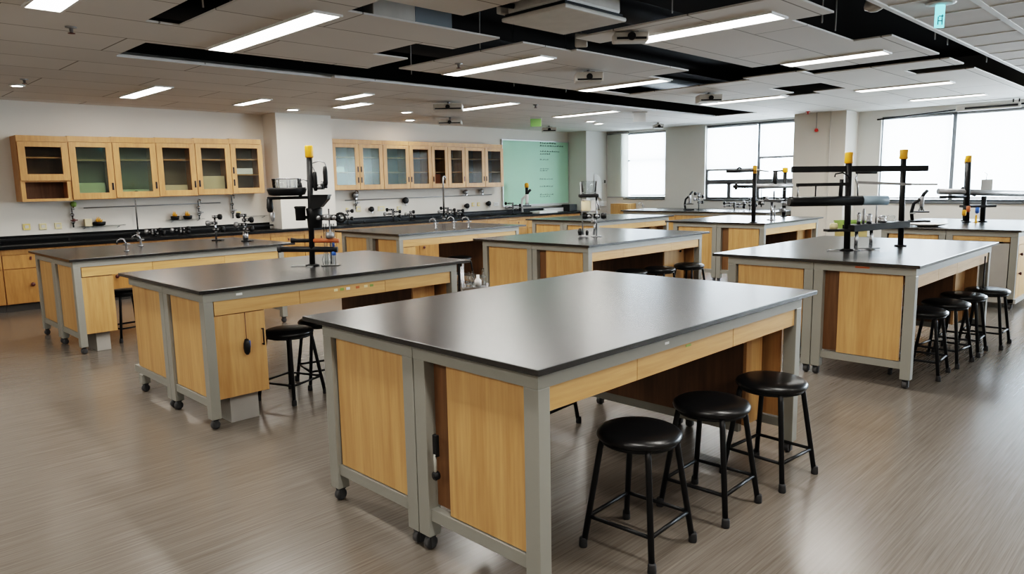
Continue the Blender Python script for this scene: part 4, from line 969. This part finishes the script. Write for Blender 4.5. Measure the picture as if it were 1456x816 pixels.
ra = MB().tube([(13.66, 5.58, 2.42), (13.66, 5.58, 2.72)], .006, 6).build('alarm_pendant', 'greymetal', None, 'red alarm bulb on a thin cord before the front pillar', 'alarm')
MB().lathe([(0, .035), (.03, .02), (.035, 0), (.03, -.02), (0, -.035)], (13.66, 5.58, 2.40), 12).build('bulb', 'red', ra)
ds = thing('smoke_detector', 'silver round detector in the trough beside the tiled ceiling', 'detector', (5.82, 1.99, 2.74))
MB().lathe([(.06, .06), (.07, .02), (.065, 0), (.03, -.018), (0, -.02)], n=18).build('body', 'offwhite', ds); MB().tube([(0, 0, .06), (0, 0, .7)], .03, 10).build('stem', 'duct', ds)
sp = thing('square_speaker', 'small square grey plate hanging in the trough beside the ceiling cassette', 'speaker', (5.05, 4.14, 2.74), RZ)
MB().box(-.055, .055, -.012, .012, -.06, .06, .012).build('face', 'offwhite', sp); MB().tube([(0, 0, .06), (0, 0, .7)], .006, 6).build('stem', 'greymetal', sp)
ex = thing('exit_sign', 'small lit cyan hanging sign under the tiled ceiling', 'sign', (5.86, 1.56, ZC-.0065), RZ)
MB().lathe([(.095, -.001), (.095, -.008), (.07, -.014), (0, -.014)], n=24).build('ceiling_rose', 'white', ex)
pnl = MB().box(-.036, .030, -.007, .007, -.170, -.016, .003).build('panel', 'exit', ex)
g = MB(); g.box(-.020, -.014, -.0085, -.0073, -.150, -.095); g.box(.008, .014, -.0085, -.0073, -.150, -.080); g.box(-.014, .008, -.0085, -.0073, -.126, -.120); g.box(-.014, .020, -.0085, -.0073, -.095, -.089); g.build('lettering', 'exit_dark', pnl)
es = thing('exit_sign', 'small green hanging sign near the back wall cabinets', 'sign', (9.9, 9.2, ZC), RZ)
MB().box(-.10, .10, -.015, .015, -.17, -.03, .004).build('panel', 'exitgreen', es); MB().box(-.11, .11, -.02, .02, -.03, -.001).build('housing', 'white', es)
hv = thing('hanging_sign', 'white hanging sign panel on the ceiling before the board corner', 'sign', (10.7, 7.45, ZC), RZ)
MB().box(-.12, .10, -.01, .01, -.17, -.02, .003).build('panel', 'white', hv); MB().box(-.14, .12, -.02, .02, -.02, -.001).build('housing', 'offwhite', hv)
# split unit and pipe at the big right window
su = thing('wall_unit', 'long slim white unit hung above the big right window with black pipe', 'unit', (14.05, 2.95, 2.63), 0)
MB().box(-.06, .05, -.45, .45, -.055, .03, .01).build('casing', 'offwhite', su); MB().box(-.064, -.061, -.42, .32, -.03, .005).build('slot', 'black', su)
MB().tube([(0, .45, -.02), (.0, .9, -.045), (0, 1.7, -.09)], .014, 8).build('pipe', 'black', su); MB().tube([(0, -.45, .0), (0, -1.1, .03)], .014, 8).build('pipe', 'black', su)
for yy_ in (-.42, -.34): MB().tube([(0, yy_, .03), (0, yy_, .085)], .010, 8).build('bracket', 'black', su)
# ------------------------------------------------------------------ world, camera, colour
w = bpy.data.worlds.new('sky'); SC.world = w; w.use_nodes = True
bg = w.node_tree.nodes['Background']; bg.inputs['Color'].default_value = (.86, .94, 1.0, 1); bg.inputs['Strength'].default_value = 22.
for (y0, y1, z0, z1) in (W1, W2, W3):
    l = bpy.data.lights.new('window daylight', 'AREA'); l.shape = 'RECTANGLE'; l.size = z1-z0; l.size_y = y1-y0; l.cycles.is_portal = True
    o = bpy.data.objects.new('window_daylight', l); COL.objects.link(o); o.location = (XW+.24, (y0+y1)/2, (z0+z1)/2)
    o.rotation_euler = (0, radians(90), 0)
f, yaw, pitch, roll, H = 1019.8, 0.78532, 0.142677, -0.0182316, 1.51168
F = Vector((cos(yaw)*cos(pitch), sin(yaw)*cos(pitch), -sin(pitch))); R0 = Vector((sin(yaw), -cos(yaw), 0)); U0 = R0.cross(F)
R = cos(roll)*R0 + sin(roll)*U0; U = -sin(roll)*R0 + cos(roll)*U0
cam = bpy.data.cameras.new('camera'); cam.sensor_width = 36; cam.lens = f*36/1456; cam.clip_start = .05; cam.clip_end = 100
co = bpy.data.objects.new('camera', cam); COL.objects.link(co)
co.matrix_world = Matrix(((R.x, U.x, -F.x, 0), (R.y, U.y, -F.y, 0), (R.z, U.z, -F.z, H), (0, 0, 0, 1)))
SC.camera = co
SC.view_settings.view_transform = 'Filmic'
SC.view_settings.look = 'High Contrast'
SC.view_settings.exposure = 0.84
SC.cycles.max_bounces = 10; SC.cycles.diffuse_bounces = 8; SC.cycles.transparent_max_bounces = 40
SC.cycles.caustics_reflective = False; SC.cycles.caustics_refractive = False
SC.cycles.sample_clamp_indirect = 2.0
SC.cycles.sample_clamp_direct = 6.5
SC.cycles.use_denoising = True
SC.cycles.use_adaptive_sampling = False
